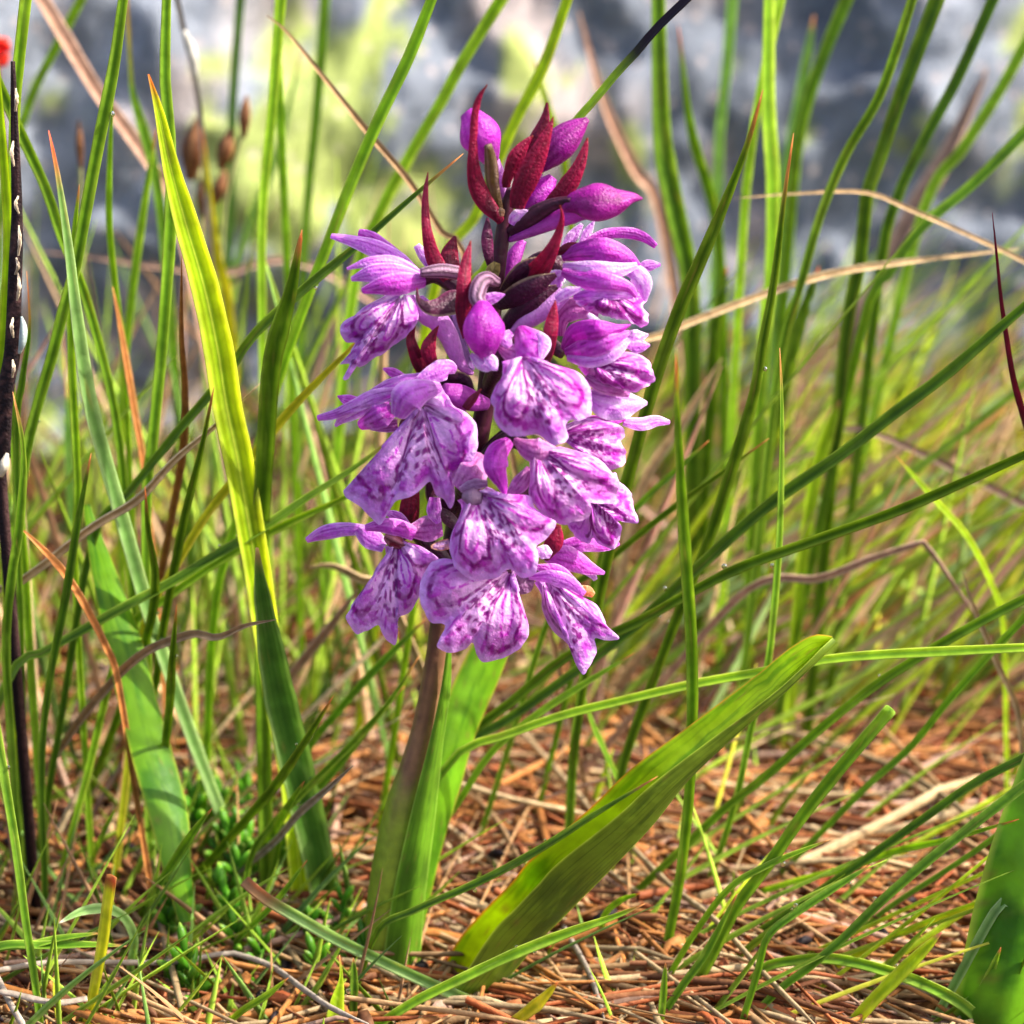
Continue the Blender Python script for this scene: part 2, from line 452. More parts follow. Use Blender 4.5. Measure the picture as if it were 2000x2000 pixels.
def lip_geo(k, throat, outline, y0, fwd=-0.25, gx=0.0, seed=0, bulge=0.12, style=0, ns=250, nr=66, twid=.05, ruff=0.03):
    O = np.array(Z(k, outline)); t0 = np.array(Z(k, [throat])[0])
    # dense outline, lightly rounded
    d = np.r_[0, np.cumsum(np.linalg.norm(np.diff(O, axis=0), axis=1))]; Lt = d[-1]
    D = catmull(O, ns)
    s = np.linspace(0, 1, ns); r = np.linspace(0, 1, nr) ** 0.85
    S, R = np.meshgrid(s, r, indexing='ij')
    # small scallops on the rim
    nrm = (D - t0); nl = np.linalg.norm(nrm, axis=1, keepdims=True) + 1e-6; nrm /= nl
    D = D + nrm * (fbm(s * 26 + seed * 7, s * 0 + seed, 2)[:, None] - 0.38) * 9
    T0 = t0 + (D - t0) * twid                              # throat has width
    PX = T0[:, None] + (D - T0)[:, None] * R[..., None]
    X, Yp = PX[..., 0], PX[..., 1]
    cx = O[:, 0].mean(); cm = pxcm(y0)
    a = np.abs(2 * S - 1)
    dy = fwd * np.sin(np.clip(R, 0, 1) * 1.5)
    dy = dy + gx * (X - t0[0]) * cm                        # turned to one side
    dy = dy + 0.42 * a ** 2.2 * R ** 1.6                   # side lobes bent back
    dy = dy - bulge * np.sin(np.pi * R) * (1 - a ** 2)     # swollen middle
    dy = dy + ruff * np.sin(S * 40 + seed) * R ** 4 + 0.05 * np.sin(S * 17 + seed * 2) * R ** 3
    sc1, sc2 = 0.27, 0.73
    for sc in (sc1, sc2):
        dy = dy - 0.06 * np.exp(-((S - sc) / 0.09) ** 2) * np.sin(np.pi * R) + 0.05 * np.exp(-((S - sc) / 0.03) ** 2) * R * (1 - R) * 2
    dy = dy - 0.05 * np.exp(-((S - 0.5) / 0.05) ** 2) * R
    nzf = fbm(X * 0.06 + seed * 5, Yp * 0.06, 3) - 0.45
    dy = dy + 0.06 * nzf * R
    V = unproj(X, Yp, y0 + dy)
    # ---------------- markings
    rs = np.random.default_rng(seed + 100)
    pale, mid, edge, dark, hot = C('#f4c0f0'), C('#da70e4'), C('#f0bcf8'), C('#8e0684'), C('#c614be')
    if style == 1: mid, hot = C('#d87ae8'), C('#bc20c2')
    if style == 2: pale, mid, edge = C('#f8c4f2'), C('#e274e2'), C('#f6bcf4')
    wob = (fbm(X * 0.035 + seed * 3, Yp * 0.035 + seed, 3) - 0.45)
    fine = fbm(X * 0.16 + seed, Yp * 0.16, 3)
    c = lerp(np.broadcast_to(pale, S.shape + (3,)), mid, sm(R + wob * 0.6, 0.38, 1.0) * 0.8)
    c = lerp(c, edge, sm(R + wob * 0.2, 0.88, 0.97) * 0.9)
    Sw = S + wob * 0.045; Rw = R + wob * 0.20
    loc = nl[:, 0][:, None] * 3.0                            # pixels per unit s at r = 1 (fan opening)
    lenS = np.hypot(*np.gradient(PX, axis=0).transpose(2, 0, 1)) + 0.05
    lenR = np.hypot(*np.gradient(PX, axis=1).transpose(2, 0, 1)) + 0.05
    def iso(q, half):                                        # even-width line along q = 1
        z = np.sqrt(q); g = np.hypot(np.gradient(z, axis=0) / lenS, np.gradient(z, axis=1) / lenR) + 1e-3
        return sm(1 - np.abs(z - 1) / g / half, 0.0, 0.7)
    def mark(c, f, col): return lerp(c, col, np.clip(f, 0, 1))
    for sc in (0.285 + rs.uniform(-.02, .02), 0.715 + rs.uniform(-.02, .02)):
        sg = -1 if sc < 0.5 else 1
        hw = rs.uniform(0.085, 0.105); rc0, rh = rs.uniform(0.42, 0.47), rs.uniform(0.37, 0.42)
        q = ((Sw - sc) / hw) ** 2 + ((Rw - rc0) / rh) ** 2
        inside = sm(1.0 - q, 0.0, 0.6)
        c = mark(c, inside * (0.12 + 0.6 * sm(Rw, 0.35, rc0 + rh)) * 0.8, hot)
        wdt = 4.6 + 3.6 * sm(Rw, 0.3, 0.8)
        brk = 0.6 + 0.4 * sm(fbm(X * 0.09 + seed, Yp * 0.09 + 8, 2), 0.26, 0.42)
        c = mark(c, iso(q, wdt) * brk, dark)
        qi = ((Sw - sc - sg * 0.01) / (hw * 0.42)) ** 2 + ((Rw - rc0 + 0.02) / (rh * 0.72)) ** 2
        c = mark(c, iso(qi, 4.4) * sm(fine, 0.3, 0.42) * 0.9, hot)
        so = sc + sg * 0.15                                  # outer vein along the lateral margin
        q2 = ((Sw - so) / 0.052) ** 2 + ((Rw - 0.46) / 0.37) ** 2
        c = mark(c, sm(1 - q2, 0, .7) * 0.35 * sm(Rw, .3, .8), hot)
        c = mark(c, iso(q2, 5.0) * sm((Sw - so) * -sg, -0.02, 0.02) * brk, dark)
        q3 = ((Sw - so - sg * 0.075) / 0.04) ** 2 + ((Rw - 0.5) / 0.3) ** 2
        c = mark(c, iso(q3, 3.0) * sm((Sw - so - sg * 0.075) * -sg, -0.02, 0.01) * brk * 0.7, hot)
    # rows of dots and dashes fanning through the middle
    for i, s0 in enumerate((0.415, 0.452, 0.49, 0.53, 0.57, 0.605)):
        s0 += rs.uniform(-.01, .01)
        ph = rs.uniform(0, 6); fr = rs.uniform(30, 48)
        dpx = np.abs(S + wob * 0.03 - s0) * loc * np.maximum(R, 0.12)
        dash = sm(np.sin(R * fr + ph + wob * 6), -0.1, 0.5)
        ln = np.exp(-(dpx / rs.uniform(3.2, 4.6)) ** 4) * dash * sm(R, 0.08, 0.16) * sm(0.82 + rs.uniform(-.15, .05) - R, 0, 0.06)
        c = mark(c, ln * 0.95, dark)
    for _ in range(9):                                     # stray blotches in the middle
        s0, r0 = rs.uniform(0.36, 0.64), rs.uniform(0.35, 0.8)
        p0 = PX[int(s0 * (ns - 1)), int(r0 * (nr - 1))]
        dd = np.hypot((X - p0[0]), (Yp - p0[1])) + (fine - 0.45) * 14
        c = mark(c, sm(rs.uniform(4, 8) - dd, 0, 2.5) * 0.85, dark)
    # broken radial dashes just inside the rim
    rim = sm(vnoise(S * 58 + seed * 11, R * 5 + seed), 0.56, 0.68) * sm(R, 0.76, 0.82) * sm(0.95 - R, 0, 0.04)
    c = mark(c, rim * 0.7, hot)
    bl = sm(fbm(X * 0.07 + seed * 9, Yp * 0.07 + 3, 3), 0.50, 0.57) * sm(R, 0.5, 0.72) * sm(0.96 - R, 0, 0.06)
    c = mark(c, bl * 0.55, hot)
    thick = 0.018
    dS = np.gradient(V, axis=0); dR = np.gradient(V, axis=1)
    Nn = np.cross(dS, dR); Nn /= np.linalg.norm(Nn, axis=2, keepdims=True) + 1e-9
    if Nn[..., 1].mean() > 0: Nn = -Nn
    return V, grid_faces(ns, nr), c, Nn, thick

def lip(k, throat, outline, y0, parent, **kw):
    V, F, c, Nn, th = lip_geo(k, throat, outline, y0, **kw)
    n, m = V.shape[:2]
    B = V - Nn * (th * (1 - np.linspace(0, 1, m) ** 8))[None, :, None]
    V2 = np.concatenate([V.reshape(-1, 3), B.reshape(-1, 3)])
    return opart("lip", (V2, np.concatenate([F, F[:, ::-1] + n * m]), np.concatenate([c.reshape(-1, 3), lerp(c, C('#c58ade'), np.full(c.shape[:2], 0.6)).reshape(-1, 3)])), M_PETAL, parent)

_sd = [0]
def pet(parent, k, pts, ws, y, paint=P_LIL, name="petal", cup=0.3, roll=0.0, wave=0.06, mat=None, **kw):
    _sd[0] += 1
    return opart(name, ribbon(Z(k, pts, y), Zs(k, [w * 1.1 for w in ws]), paint, cup=cup, roll=roll, wave=wave, seed=_sd[0], n=40, m=17, **kw), mat or M_PETAL, parent)
def tub(parent, k, pts, rs, y, paint, name="spur", mat=None, **kw):
    return opart(name, tube(Z(k, pts, y), Zs(k, rs), paint, **kw), mat or M_PETAL, parent)
def bract(k, pts, ws, y, paint=B_RED, cup=0.35, roll=0.25, **kw):
    return pet(None, k, pts, ws, y, paint, "bract", cup, roll, 0.0, M_BRACT, **kw)
def flower(k, at, y, r=26):
    """the flower itself: its twisted ovary from the stem to the throat, ending in the column"""
    p = np.array(Z(k, [at])[0]); sx, sy = stem_at(p[1] + 70)
    end = unproj(p[0], p[1], y + 0.10)
    a = unproj(sx, p[1] + 70, sy)
    m1 = a * 0.62 + end * 0.38 + np.array([0, 0, 0.16]); m2 = a * 0.28 + end * 0.72 + np.array([0, 0.05, 0.20])
    return opart("flower", tube([a, m1, m2, end], [r * .5, r * .8, r * .85, r * .6], T_OVD, n=22, m=12, world=True, lobes=3, lob=0.08), M_BRACT)

# --- F1 upper flower turned away over the turf
f = flower(1, (1000, 760), -0.2, 18)
lip(1, (900, 850), [(740, 845), (600, 925), (510, 980), (445, 1050), (470, 1085), (390, 1070), (320, 1130), (310, 1220), (370, 1290), (450, 1300), (415, 1370), (420, 1450), (310, 1500), (400, 1500), (335, 1640), (390, 1640), (450, 1530), (510, 1530), (640, 1440), (720, 1400), (830, 1320), (930, 1250), (1000, 1160), (1050, 1060), (1050, 980), (1020, 850)],
    -0.45, f, fwd=-0.2, gx=-0.25, seed=1, style=1, twid=.05)
pet(f, 1, [(1060, 640), (850, 500), (600, 390), (400, 330), (222, 290)], [40, 130, 160, 110, 45], [-0.2, -.1, 0.1], P_LIL, "sepal", roll=.3)
pet(f, 1, [(920, 520), (720, 400), (580, 300), (480, 260)], [60, 110, 120, 60], [-0.1, .1, 0.2], P_MAG, "sepal", roll=-.2)
pet(f, 1, [(1080, 650), (850, 540), (600, 530), (372, 600)], [60, 120, 105, 25], [-0.3, -.4, -.3], P_LIL, roll=.5)
pet(f, 1, [(1090, 680), (850, 630), (600, 645), (412, 700)], [60, 140, 160, 40], [-0.35, -.5, -.35], P_LIL, roll=.2)
pet(f, 1, [(1120, 720), (900, 750), (700, 775), (515, 815)], [110, 190, 165, 50], [-0.45, -.62, -.5], P_MAG, "sepal", cup=.45, roll=-.2)
pet(f, 1, [(1160, 590), (1100, 480), (1030, 380)], [60, 95, 60], [0.3, .35], P_PAL)
tub(f, 1, [(1480, 650), (1300, 620), (1180, 625), (1070, 640)], [60, 66, 62, 40], [-0.35, -.45, -.5], T_OV, "ovary", lobes=5, lob=.06)
tub(f, 1, [(1040, 900), (1120, 1010), (1230, 1090), (1330, 1230), (1420, 1450), (1500, 1560), (1560, 1590)], [70, 110, 100, 90, 78, 55, 20], [-0.35, -.3, -.2], T_SPUR)
tub(f, 1, [(1380, 1040), (1410, 1250), (1480, 1450), (1560, 1560)], [30, 60, 70, 30], [-0.1, -.1], T_SPURD, "spur")
bract(1, [(1500, 880), (1400, 900), (1250, 960), (1130, 960), (1050, 890), (1035, 785)], [150, 210, 170, 120, 50, 10], [-0.5, -.7, -.7], B_BROWN, roll=.2)
# --- bracts on the shaded side of the axis
bract(1, [(1330, 700), (1260, 600), (1190, 480), (1140, 280), (1118, 80), (1120, -130), (1140, -310)], [90, 140, 115, 85, 66, 45, 8], [-0.2, -.3, -.2], B_RED)
bract(1, [(1370, 720), (1360, 600), (1350, 480), (1395, 295)], [120, 165, 140, 25], [-0.1, -.1, 0], B_RED2)
bract(1, [(1500, 1260), (1480, 1050), (1482, 800), (1500, 560), (1545, 335)], [60, 130, 125, 95, 10], [-0.7, -.85, -.7], B_RED)
bract(1, [(1110, 1620), (1070, 1500), (1010, 1370), (980, 1250), (1022, 1130)], [90, 130, 105, 75, 8], [-0.35, -.5, -.5], B_RED2)
bract(1, [(1180, 1600), (1180, 1500), (1150, 1370), (1180, 1250), (1240, 1140)], [60, 110, 135, 80, 8], [-0.45, -.55, -.5], B_RED)
# --- closed bud hanging before the axis
b = tub(None, 1, [(1660, 930), (1655, 1010), (1655, 1130), (1665, 1260), (1685, 1360), (1700, 1450)], [60, 135, 188, 180, 115, 50], [-1.0, -1.15, -1.0], BUD_A, "flower_bud", n=34, m=26, lobes=3, lob=.05)
tub(b, 1, [(1790, 730), (1690, 700), (1620, 760), (1600, 880), (1660, 970)], [45, 70, 78, 76, 50], [-0.4, -.8, -1.0], T_OV, "ovary", lobes=5, lob=.07)
pet(b, 1, [(1540, 1410), (1640, 1490), (1740, 1520), (1795, 1560)], [30, 110, 120, 20], [-1.1, -1.15], P_PAL)
pet(b, 1, [(1690, 1420), (1740, 1480), (1780, 1560)], [70, 110, 40], [-1.16, -1.2], P_PAL)
pet(b, 1, [(1690, 900), (1780, 870), (1866, 845)], [110, 85, 10], [-0.8, -.8], P_LIL)

# --- top of the spike: buds and bracts
b = tub(None, 7, [(475, 850), (440, 750), (385, 620), (320, 500), (262, 425)], [55, 115, 165, 130, 55], [-0.1, -.15, -.1], BUD_A, "flower_bud", n=34, m=24, lobes=3, lob=.05)
tub(b, 7, [(545, 1270), (490, 1050), (470, 850), (445, 700)], [30, 48, 55, 30], [0, -.2, -.35], T_OVG, "ovary", lobes=5, lob=.06)
tub(b, 7, [(575, 1220), (565, 1080), (530, 930), (500, 830)], [12, 38, 45, 40], [.05, 0], T_SPUR)
bract(7, [(560, 1350), (520, 1290), (420, 1170), (350, 1020), (322, 850), (325, 650), (335, 450), (372, 300), (437, 195)], [60, 120, 140, 110, 78, 62, 58, 44, 6], [-0.1, -.35, -.4], B_RED)
bract(7, [(690, 1240), (720, 1120), (790, 960), (890, 730), (960, 560), (990, 465)], [110, 165, 175, 140, 75, 8], [-0.2, -.3, -.25], B_RED)
bract(7, [(660, 1080), (730, 900), (830, 680), (910, 500), (938, 345)], [60, 100, 120, 90, 15], [-0.05, -.1, -.05], B_RED2, roll=-.3)
bract(7, [(600, 1060), (610, 980), (690, 800), (760, 690), (822, 620)], [60, 90, 125, 80, 8], [-0.1, -.15, -.1], B_RED)
b = tub(None, 7, [(870, 920), (950, 810), (1060, 690), (1180, 570), (1280, 485)], [30, 105, 130, 95, 20], [0.15, .1], BUD_B, "flower_bud", n=34, m=24, lobes=3, lob=.06)
tub(b, 7, [(700, 1180), (800, 1050), (880, 930)], [25, 35, 30], [0.1, .15], T_SPUR)
b = tub(None, 7, [(740, 1270), (820, 1180), (910, 1070), (990, 970)], [40, 100, 95, 40], [0.15, .2], BUD_A, "flower_bud", n=30, m=20, lobes=3, lob=.05)
bract(7, [(900, 1230), (990, 1150), (1110, 1050), (1200, 900), (1250, 760), (1278, 640)], [40, 90, 140, 105, 66, 12], [-0.1, -.15, -.1], B_RED)
b = tub(None, 7, [(1080, 1230), (1180, 1190), (1330, 1190), (1500, 1180), (1640, 1145), (1735, 1150)], [40, 105, 152, 130, 65, 10], [-0.3, -.4, -.3], BUD_B, "flower_bud", n=36, m=26, lobes=3, lob=.05)
tub(b, 7, [(620, 1430), (800, 1310), (950, 1220), (1080, 1175), (1150, 1170)], [40, 66, 68, 50, 30], [0, -.2, -.4], T_OVD, "ovary", mat=M_BRACT, lobes=5, lob=.06)
tub(b, 7, [(620, 1500), (720, 1450), (880, 1370), (1050, 1300), (1200, 1270), (1320, 1290)], [20, 52, 75, 85, 80, 30], [0, -.1, -.25], T_SPURM)
pet(b, 7, [(640, 1370), (680, 1310), (790, 1260)], [60, 110, 30], [-.1, -.15], P_PAL)
bract(7, [(560, 1960), (700, 1890), (850, 1780), (960, 1620), (1035, 1450), (1066, 1310), (1050, 1210)], [90, 170, 175, 130, 84, 48, 8], [-0.2, -.7, -.8], B_RED)
bract(7, [(560, 1930), (620, 1870), (750, 1750), (900, 1660)], [50, 120, 130, 60], [-0.2, -.5, -.5], B_DARK)
bract(7, [(480, 1760), (455, 1640), (440, 1500), (440, 1310)], [40, 80, 85, 20], [-0.15, -.2, -.1], bract_paint('#6d1f4d', '#3d0e2c'))
tub(None, 7, [(575, 1900), (620, 1760), (670, 1620), (740, 1500)], [14, 50, 62, 30], [0.2, .3], T_SPURM, "bract")
bract(7, [(490, 1830), (490, 1760), (520, 1690)], [70, 110, 50], [-0.25, -.25], bract_paint('#8a7a48', '#6a5a30'), cup=.4)
bract(7, [(560, 1300), (560, 1260), (540, 1230)], [30, 50, 20], [-0.22, -.22], bract_paint('#9a7a58', '#7a4a40'), cup=.4)

# --- F2 hooded flower, high on the sunny side
f = flower(2, (980, 620), -0.2, 20)
pet(f, 2, [(950, 500), (1120, 450), (1350, 440), (1550, 490), (1690, 570)], [70, 180, 230, 170, 30], [-0.3, -.55, -.45], P_HOT, "sepal", cup=.5)
pet(f, 2, [(960, 580), (1200, 600), (1450, 620), (1670, 570)], [60, 130, 140, 50], [-0.4, -.66, -.5], P_PAL)
pet(f, 2, [(950, 630), (1150, 690), (1400, 730), (1580, 780), (1660, 870)], [70, 170, 165, 120, 40], [-0.45, -.75, -.6], P_MAG, "sepal", cup=.45)
pet(f, 2, [(1060, 870), (1250, 840), (1450, 830), (1630, 870)], [60, 110, 120, 40], [-0.5, -.72, -.6], P_LIL)
pet(f, 2, [(1520, 620), (1640, 640), (1720, 740), (1740, 910)], [50, 150, 150, 30], [-0.45, -.5, -.45], P_PAL, "sepal")
pet(f, 2, [(1120, 390), (1350, 290), (1550, 270), (1720, 310), (1840, 395)], [40, 95, 100, 100, 50], [0.0, .1, .1], P_MAG, "sepal", roll=.4)
pet(f, 2, [(950, 430), (1060, 290), (1145, 180)], [40, 100, 30], [0.3, .35], P_PAL)
pet(f, 2, [(1140, 370), (1190, 270), (1260, 150)], [60, 80, 15], [0.25, .3], P_PAL)
pet(f, 2, [(1660, 620), (1760, 575), (1885, 565)], [50, 100, 25], [-0.1, -.1], P_LIL)
bract(2, [(900, 460), (1030, 410), (1170, 380)], [50, 95, 20], [-0.3, -.35], B_RED2)
pet(f, 2, [(930, 780), (900, 700), (960, 640)], [60, 150, 60], [-0.35, -.4], P_PAL)
lip(2, (1380, 800), [(1070, 890), (1120, 960), (1250, 1020), (1400, 1060), (1560, 1090), (1630, 1120), (1700, 1150), (1765, 1120), (1770, 1040), (1720, 960), (1760, 900), (1690, 830)],
    -0.5, f, fwd=-0.18, gx=.35, seed=2, style=2, twid=.05)
tub(f, 2, [(980, 830), (860, 920), (700, 1040), (560, 1140), (470, 1200)], [70, 100, 95, 70, 20], [-0.5, -.5, -.5], T_SPUR)
pet(f, 2, [(900, 900), (1000, 830), (1130, 790)], [60, 90, 30], [-0.75, -.8], P_PAL)
bract(2, [(330, 960), (480, 890), (680, 780), (900, 660)], [110, 190, 170, 40], [-0.4, -.65, -.6], B_DARK)
bract(2, [(400, 1150), (540, 1010), (700, 870), (910, 770)], [110, 170, 150, 40], [-0.4, -.6, -.55], B_DARK, roll=-.2)

# --- F3 second hooded flower on the sunny side
f = flower(2, (960, 1400), -0.45, 20)
pet(f, 2, [(940, 1240), (950, 1080), (1080, 980), (1300, 1030)], [60, 170, 190, 60], [-0.35, -.45, -.4], P_ROSE, "sepal")
pet(f, 2, [(960, 1370), (1080, 1230), (1280, 1180), (1480, 1170), (1605, 1130)], [60, 190, 180, 110, 12], [-0.6, -.95, -.8], P_HOT, "sepal", cup=.5)
pet(f, 2, [(980, 1400), (1200, 1340), (1400, 1270), (1595, 1200)], [80, 200, 190, 30], [-0.65, -1.0, -.8], P_MAG, cup=.4)
pet(f, 2, [(1000, 1430), (1200, 1450), (1430, 1390), (1590, 1270)], [80, 160, 150, 40], [-0.68, -.95, -.8], P_PAL, "sepal", cup=.4)
pet(f, 2, [(1200, 1030), (1260, 1080), (1330, 1120)], [30, 60, 30], [-0.75, -.75], petal_paint('#ead6f4', '#d8a8e8', '#fff4ff', 2, .2))
pet(f, 2, [(1570, 1220), (1680, 1240), (1770, 1225)], [60, 110, 20], [-0.5, -.4], P_PAL)
pet(f, 2, [(1570, 1320), (1690, 1330), (1785, 1325)], [60, 130, 20], [-0.5, -.45], P_LIL)
lip(4, (1250, 20), [(1100, 80), (1180, 160), (1300, 220), (1450, 270), (1580, 310), (1650, 310), (1720, 270), (1800, 240), (1830, 180), (1790, 60), (1720, -20), (1600, -60), (1450, -60)],
    -0.75, f, fwd=-0.15, gx=.2, seed=3, style=2, twid=.05)
pet(f, 4, [(1180, 170), (1300, 240), (1450, 280), (1600, 330)], [60, 130, 140, 80], [-0.78, -.85, -.7], P_ROSE)
pet(f, 4, [(1180, 330), (1350, 410), (1550, 430), (1760, 420)], [80, 270, 260, 30], [-0.7, -.75, -.5], P_PAL, wave=.15)
bract(2, [(810, 1500), (835, 1380), (850, 1230), (870, 1080), (893, 900)], [60, 105, 125, 95, 8], [-0.8, -.95, -.9], B_RED)

# --- F4 flower facing out, below the hanging bud
f = flower(2, (600, 1420), -0.95, 24)
pet(f, 2, [(540, 1150), (600, 1240), (670, 1350), (740, 1460)], [120, 300, 290, 60], [-0.9, -1.25, -1.25], P_MAG, "sepal", cup=.55)
pet(f, 2, [(720, 1200), (790, 1300), (760, 1450)], [40, 110, 40], [-1.2, -1.3], P_PAL)
pet(f, 2, [(350, 1330), (500, 1410), (640, 1450), (760, 1480)], [60, 170, 150, 60], [-1.05, -1.2, -1.25], P_ROSE, "sepal")
pet(f, 2, [(480, 1200), (420, 1260), (460, 1340)], [60, 110, 60], [-1.0, -1.1], P_LIL)
lip(4, (590, -20), [(385, 30), (380, 180), (320, 270), (280, 400), (310, 470), (310, 560), (370, 660), (450, 720), (540, 740), (680, 715), (760, 745), (850, 800), (900, 830), (960, 800), (1010, 740), (990, 620), (1040, 580), (1120, 590), (1210, 540), (1232, 470), (1230, 330), (1200, 230), (1120, 140), (1000, 90), (880, 60), (780, 15)],
    -1.25, f, fwd=-0.3, gx=0.05, seed=4, twid=.05)

# --- F5 flower on the shaded side, mid spike
f = flower(3, (1050, 430), -0.55, 22)
lip(3, (1080, 430), [(930, 640), (840, 750), (740, 900), (620, 1090), (520, 1180), (470, 1290), (345, 1245), (360, 1310), (470, 1390), (600, 1490), (680, 1570), (740, 1500), (800, 1400), (850, 1345), (960, 1310), (1080, 1230), (1160, 1165), (1210, 1270), (1290, 1330), (1345, 1410), (1390, 1330), (1400, 1120), (1520, 1040), (1590, 900), (1610, 750), (1590, 620), (1500, 510), (1390, 450), (1320, 340), (1230, 250)],
    -0.8, f, fwd=-0.28, gx=-0.12, seed=5, style=1, twid=.05)
pet(f, 3, [(1270, 270), (1080, 310), (930, 400), (850, 560)], [90, 230, 300, 130], [-0.85, -1.15, -1.0], P_LIL, "sepal", cup=.5)
pet(f, 3, [(1080, 160), (900, 210), (700, 280), (570, 340)], [60, 120, 125, 50], [-0.7, -.7, -.5], P_LIL, roll=.4)
pet(f, 3, [(820, 320), (600, 380), (400, 470), (250, 530), (92, 565)], [90, 140, 115, 90, 50], [-0.75, -.6, -.3], P_LIL, "sepal", wave=.14)
pet(f, 3, [(780, 360), (550, 450), (350, 560), (262, 640)], [90, 140, 130, 30], [-0.7, -.55, -.3], P_PAL, wave=.14)
pet(f, 3, [(800, 470), (650, 560), (480, 640)], [150, 220, 90], [-0.75, -.75, -.5], P_MAG, cup=.45)
pet(f, 3, [(850, 630), (700, 650), (600, 665)], [110, 95, 30], [-0.7, -.65], P_ROSE)
pet(f, 3, [(460, 410), (370, 390), (285, 355)], [90, 95, 15], [-0.35, -.3], P_MAG)
pet(f, 3, [(900, 180), (800, 130), (715, 95)], [70, 85, 20], [-0.5, -.45], P_MAG)
pet(f, 3, [(1050, 210), (1200, 140), (1330, 90), (1410, 110)], [80, 150, 180, 70], [-0.8, -.75, -.6], P_LIL)
tub(f, 3, [(1290, 300), (1420, 350), (1560, 400), (1690, 430)], [70, 110, 100, 60], [-0.65, -.55, -.4], T_SPURM)
bract(3, [(1490, 480), (1560, 390), (1640, 290)], [70, 70, 12], [-0.7, -.75], bract_paint('#8a2f4a', '#6a2038', '#b05a40'))
bract(3, [(1230, 330), (1350, 210), (1480, 210), (1580, 330)], [30, 120, 110, 20], [-0.3, -.35], B_DARK)
tub(f, 3, [(890, 640), (920, 610), (960, 600)], [30, 45, 25], [-0.85, -.9], tube_paint('#7a1430', '#4a0a20', '#d68aa0', 4, .6), "column")
# dark ovary and bract pieces showing below it
bract(3, [(985, 1640), (975, 1530), (975, 1400), (1000, 1240)], [110, 175, 170, 120], [-0.45, -.55, -.5], B_RED2)
bract(3, [(1240, 1400), (1180, 1290), (1150, 1150)], [120, 110, 60], [-0.5, -.5], B_DARK)
bract(3, [(1330, 1500), (1320, 1420), (1340, 1320)], [190, 220, 100], [-0.45, -.5], B_DARK)
bract(3, [(1440, 1600), (1330, 1500), (1240, 1420)], [80, 120, 60], [-0.5, -.55], bract_paint('#6a4a58', '#4a2a3a'))

# --- F6 lowest flower on the shaded side
f = flower(5, (950, 480), -0.7, 20)
lip(5, (945, 520), [(825, 570), (830, 690), (760, 860), (620, 1020), (520, 1110), (510, 1180), (458, 1240), (550, 1390), (660, 1360), (760, 1310), (800, 1390), (860, 1460), (920, 1500), (945, 1440), (950, 1270), (1060, 1190), (1130, 1080), (1200, 960), (1230, 800), (1335, 690), (1180, 570), (1060, 530)],
    -0.85, f, fwd=-0.3, gx=-0.1, seed=6, style=1, twid=.05)
pet(f, 5, [(640, 410), (450, 405), (250, 440), (85, 510)], [90, 120, 130, 50], [-0.6, -.5, -.2], P_LIL, "sepal")
pet(f, 5, [(570, 400), (680, 480), (830, 570)], [90, 190, 110], [-0.75, -.8], P_LIL)
pet(f, 5, [(1120, 450), (950, 390), (800, 370), (640, 390)], [130, 150, 130, 60], [-0.85, -.98, -.8], P_MAG, "sepal", cup=.5)
pet(f, 5, [(1050, 370), (940, 290), (840, 240)], [60, 110, 40], [-0.6, -.55], P_LIL)
pet(f, 5, [(1090, 420), (1230, 400), (1370, 385)], [130, 230, 150], [-0.75, -.75], P_ROSE)
pet(f, 5, [(1300, 110), (1295, 250), (1335, 350)], [90, 130, 50], [-0.85, -.8], P_LIL)
pet(f, 5, [(1440, 540), (1350, 560), (1265, 570)], [90, 90, 30], [-0.7, -.75], petal_paint('#b58ac8', '#a06a90', '#d8a070', 3, .4, tip=.9))
tub(f, 5, [(830, 470), (900, 500), (980, 540), (1040, 545)], [30, 75, 60, 25], [-0.85, -.92], tube_paint('#8a2038', '#4a0a20', '#d88a98', 5, .8), "column")
bract(5, [(1440, 700), (1330, 610), (1180, 520)], [60, 130, 40], [-0.5, -.5], B_DARK)

# --- F7 flower facing out in the lower middle
f = flower(6, (380, 60), -1.0, 24)
lip(6, (400, 60), [(215, 130), (255, 200), (200, 340), (150, 450), (130, 600), (160, 700), (200, 770), (330, 870), (450, 880), (600, 850), (660, 770), (740, 800), (810, 870), (900, 860), (960, 790), (975, 640), (960, 560), (1050, 490), (1130, 380), (1140, 330), (1050, 280), (930, 180), (880, 85), (690, 80), (570, 40), (490, 5)],
    -1.3, f, fwd=-0.3, gx=0.03, seed=7, twid=.05)
pet(f, 4, [(470, 770), (360, 880), (330, 1030), (390, 1190), (420, 1290)], [90, 200, 210, 130, 30], [-1.2, -1.45, -1.45], P_HOT, "sepal", cup=.5)
pet(f, 4, [(230, 920), (110, 1080), (-30, 1230)], [170, 260, 150], [-1.0, -1.2, -1.2], P_ROSE, "sepal")
pet(f, 4, [(250, 1180), (120, 1190), (-10, 1240)], [60, 100, 50], [-1.25, -1.25], P_DUSK)
pet(f, 4, [(650, 1030), (570, 1170), (440, 1300)], [60, 150, 50], [-1.1, -1.25], P_ROSE)
tub(f, 6, [(260, 90), (340, 100), (440, 110)], [40, 85, 50], [-1.32, -1.36], tube_paint('#a5809c', '#8a5f80', '#b898b0', 0, .3), "column")

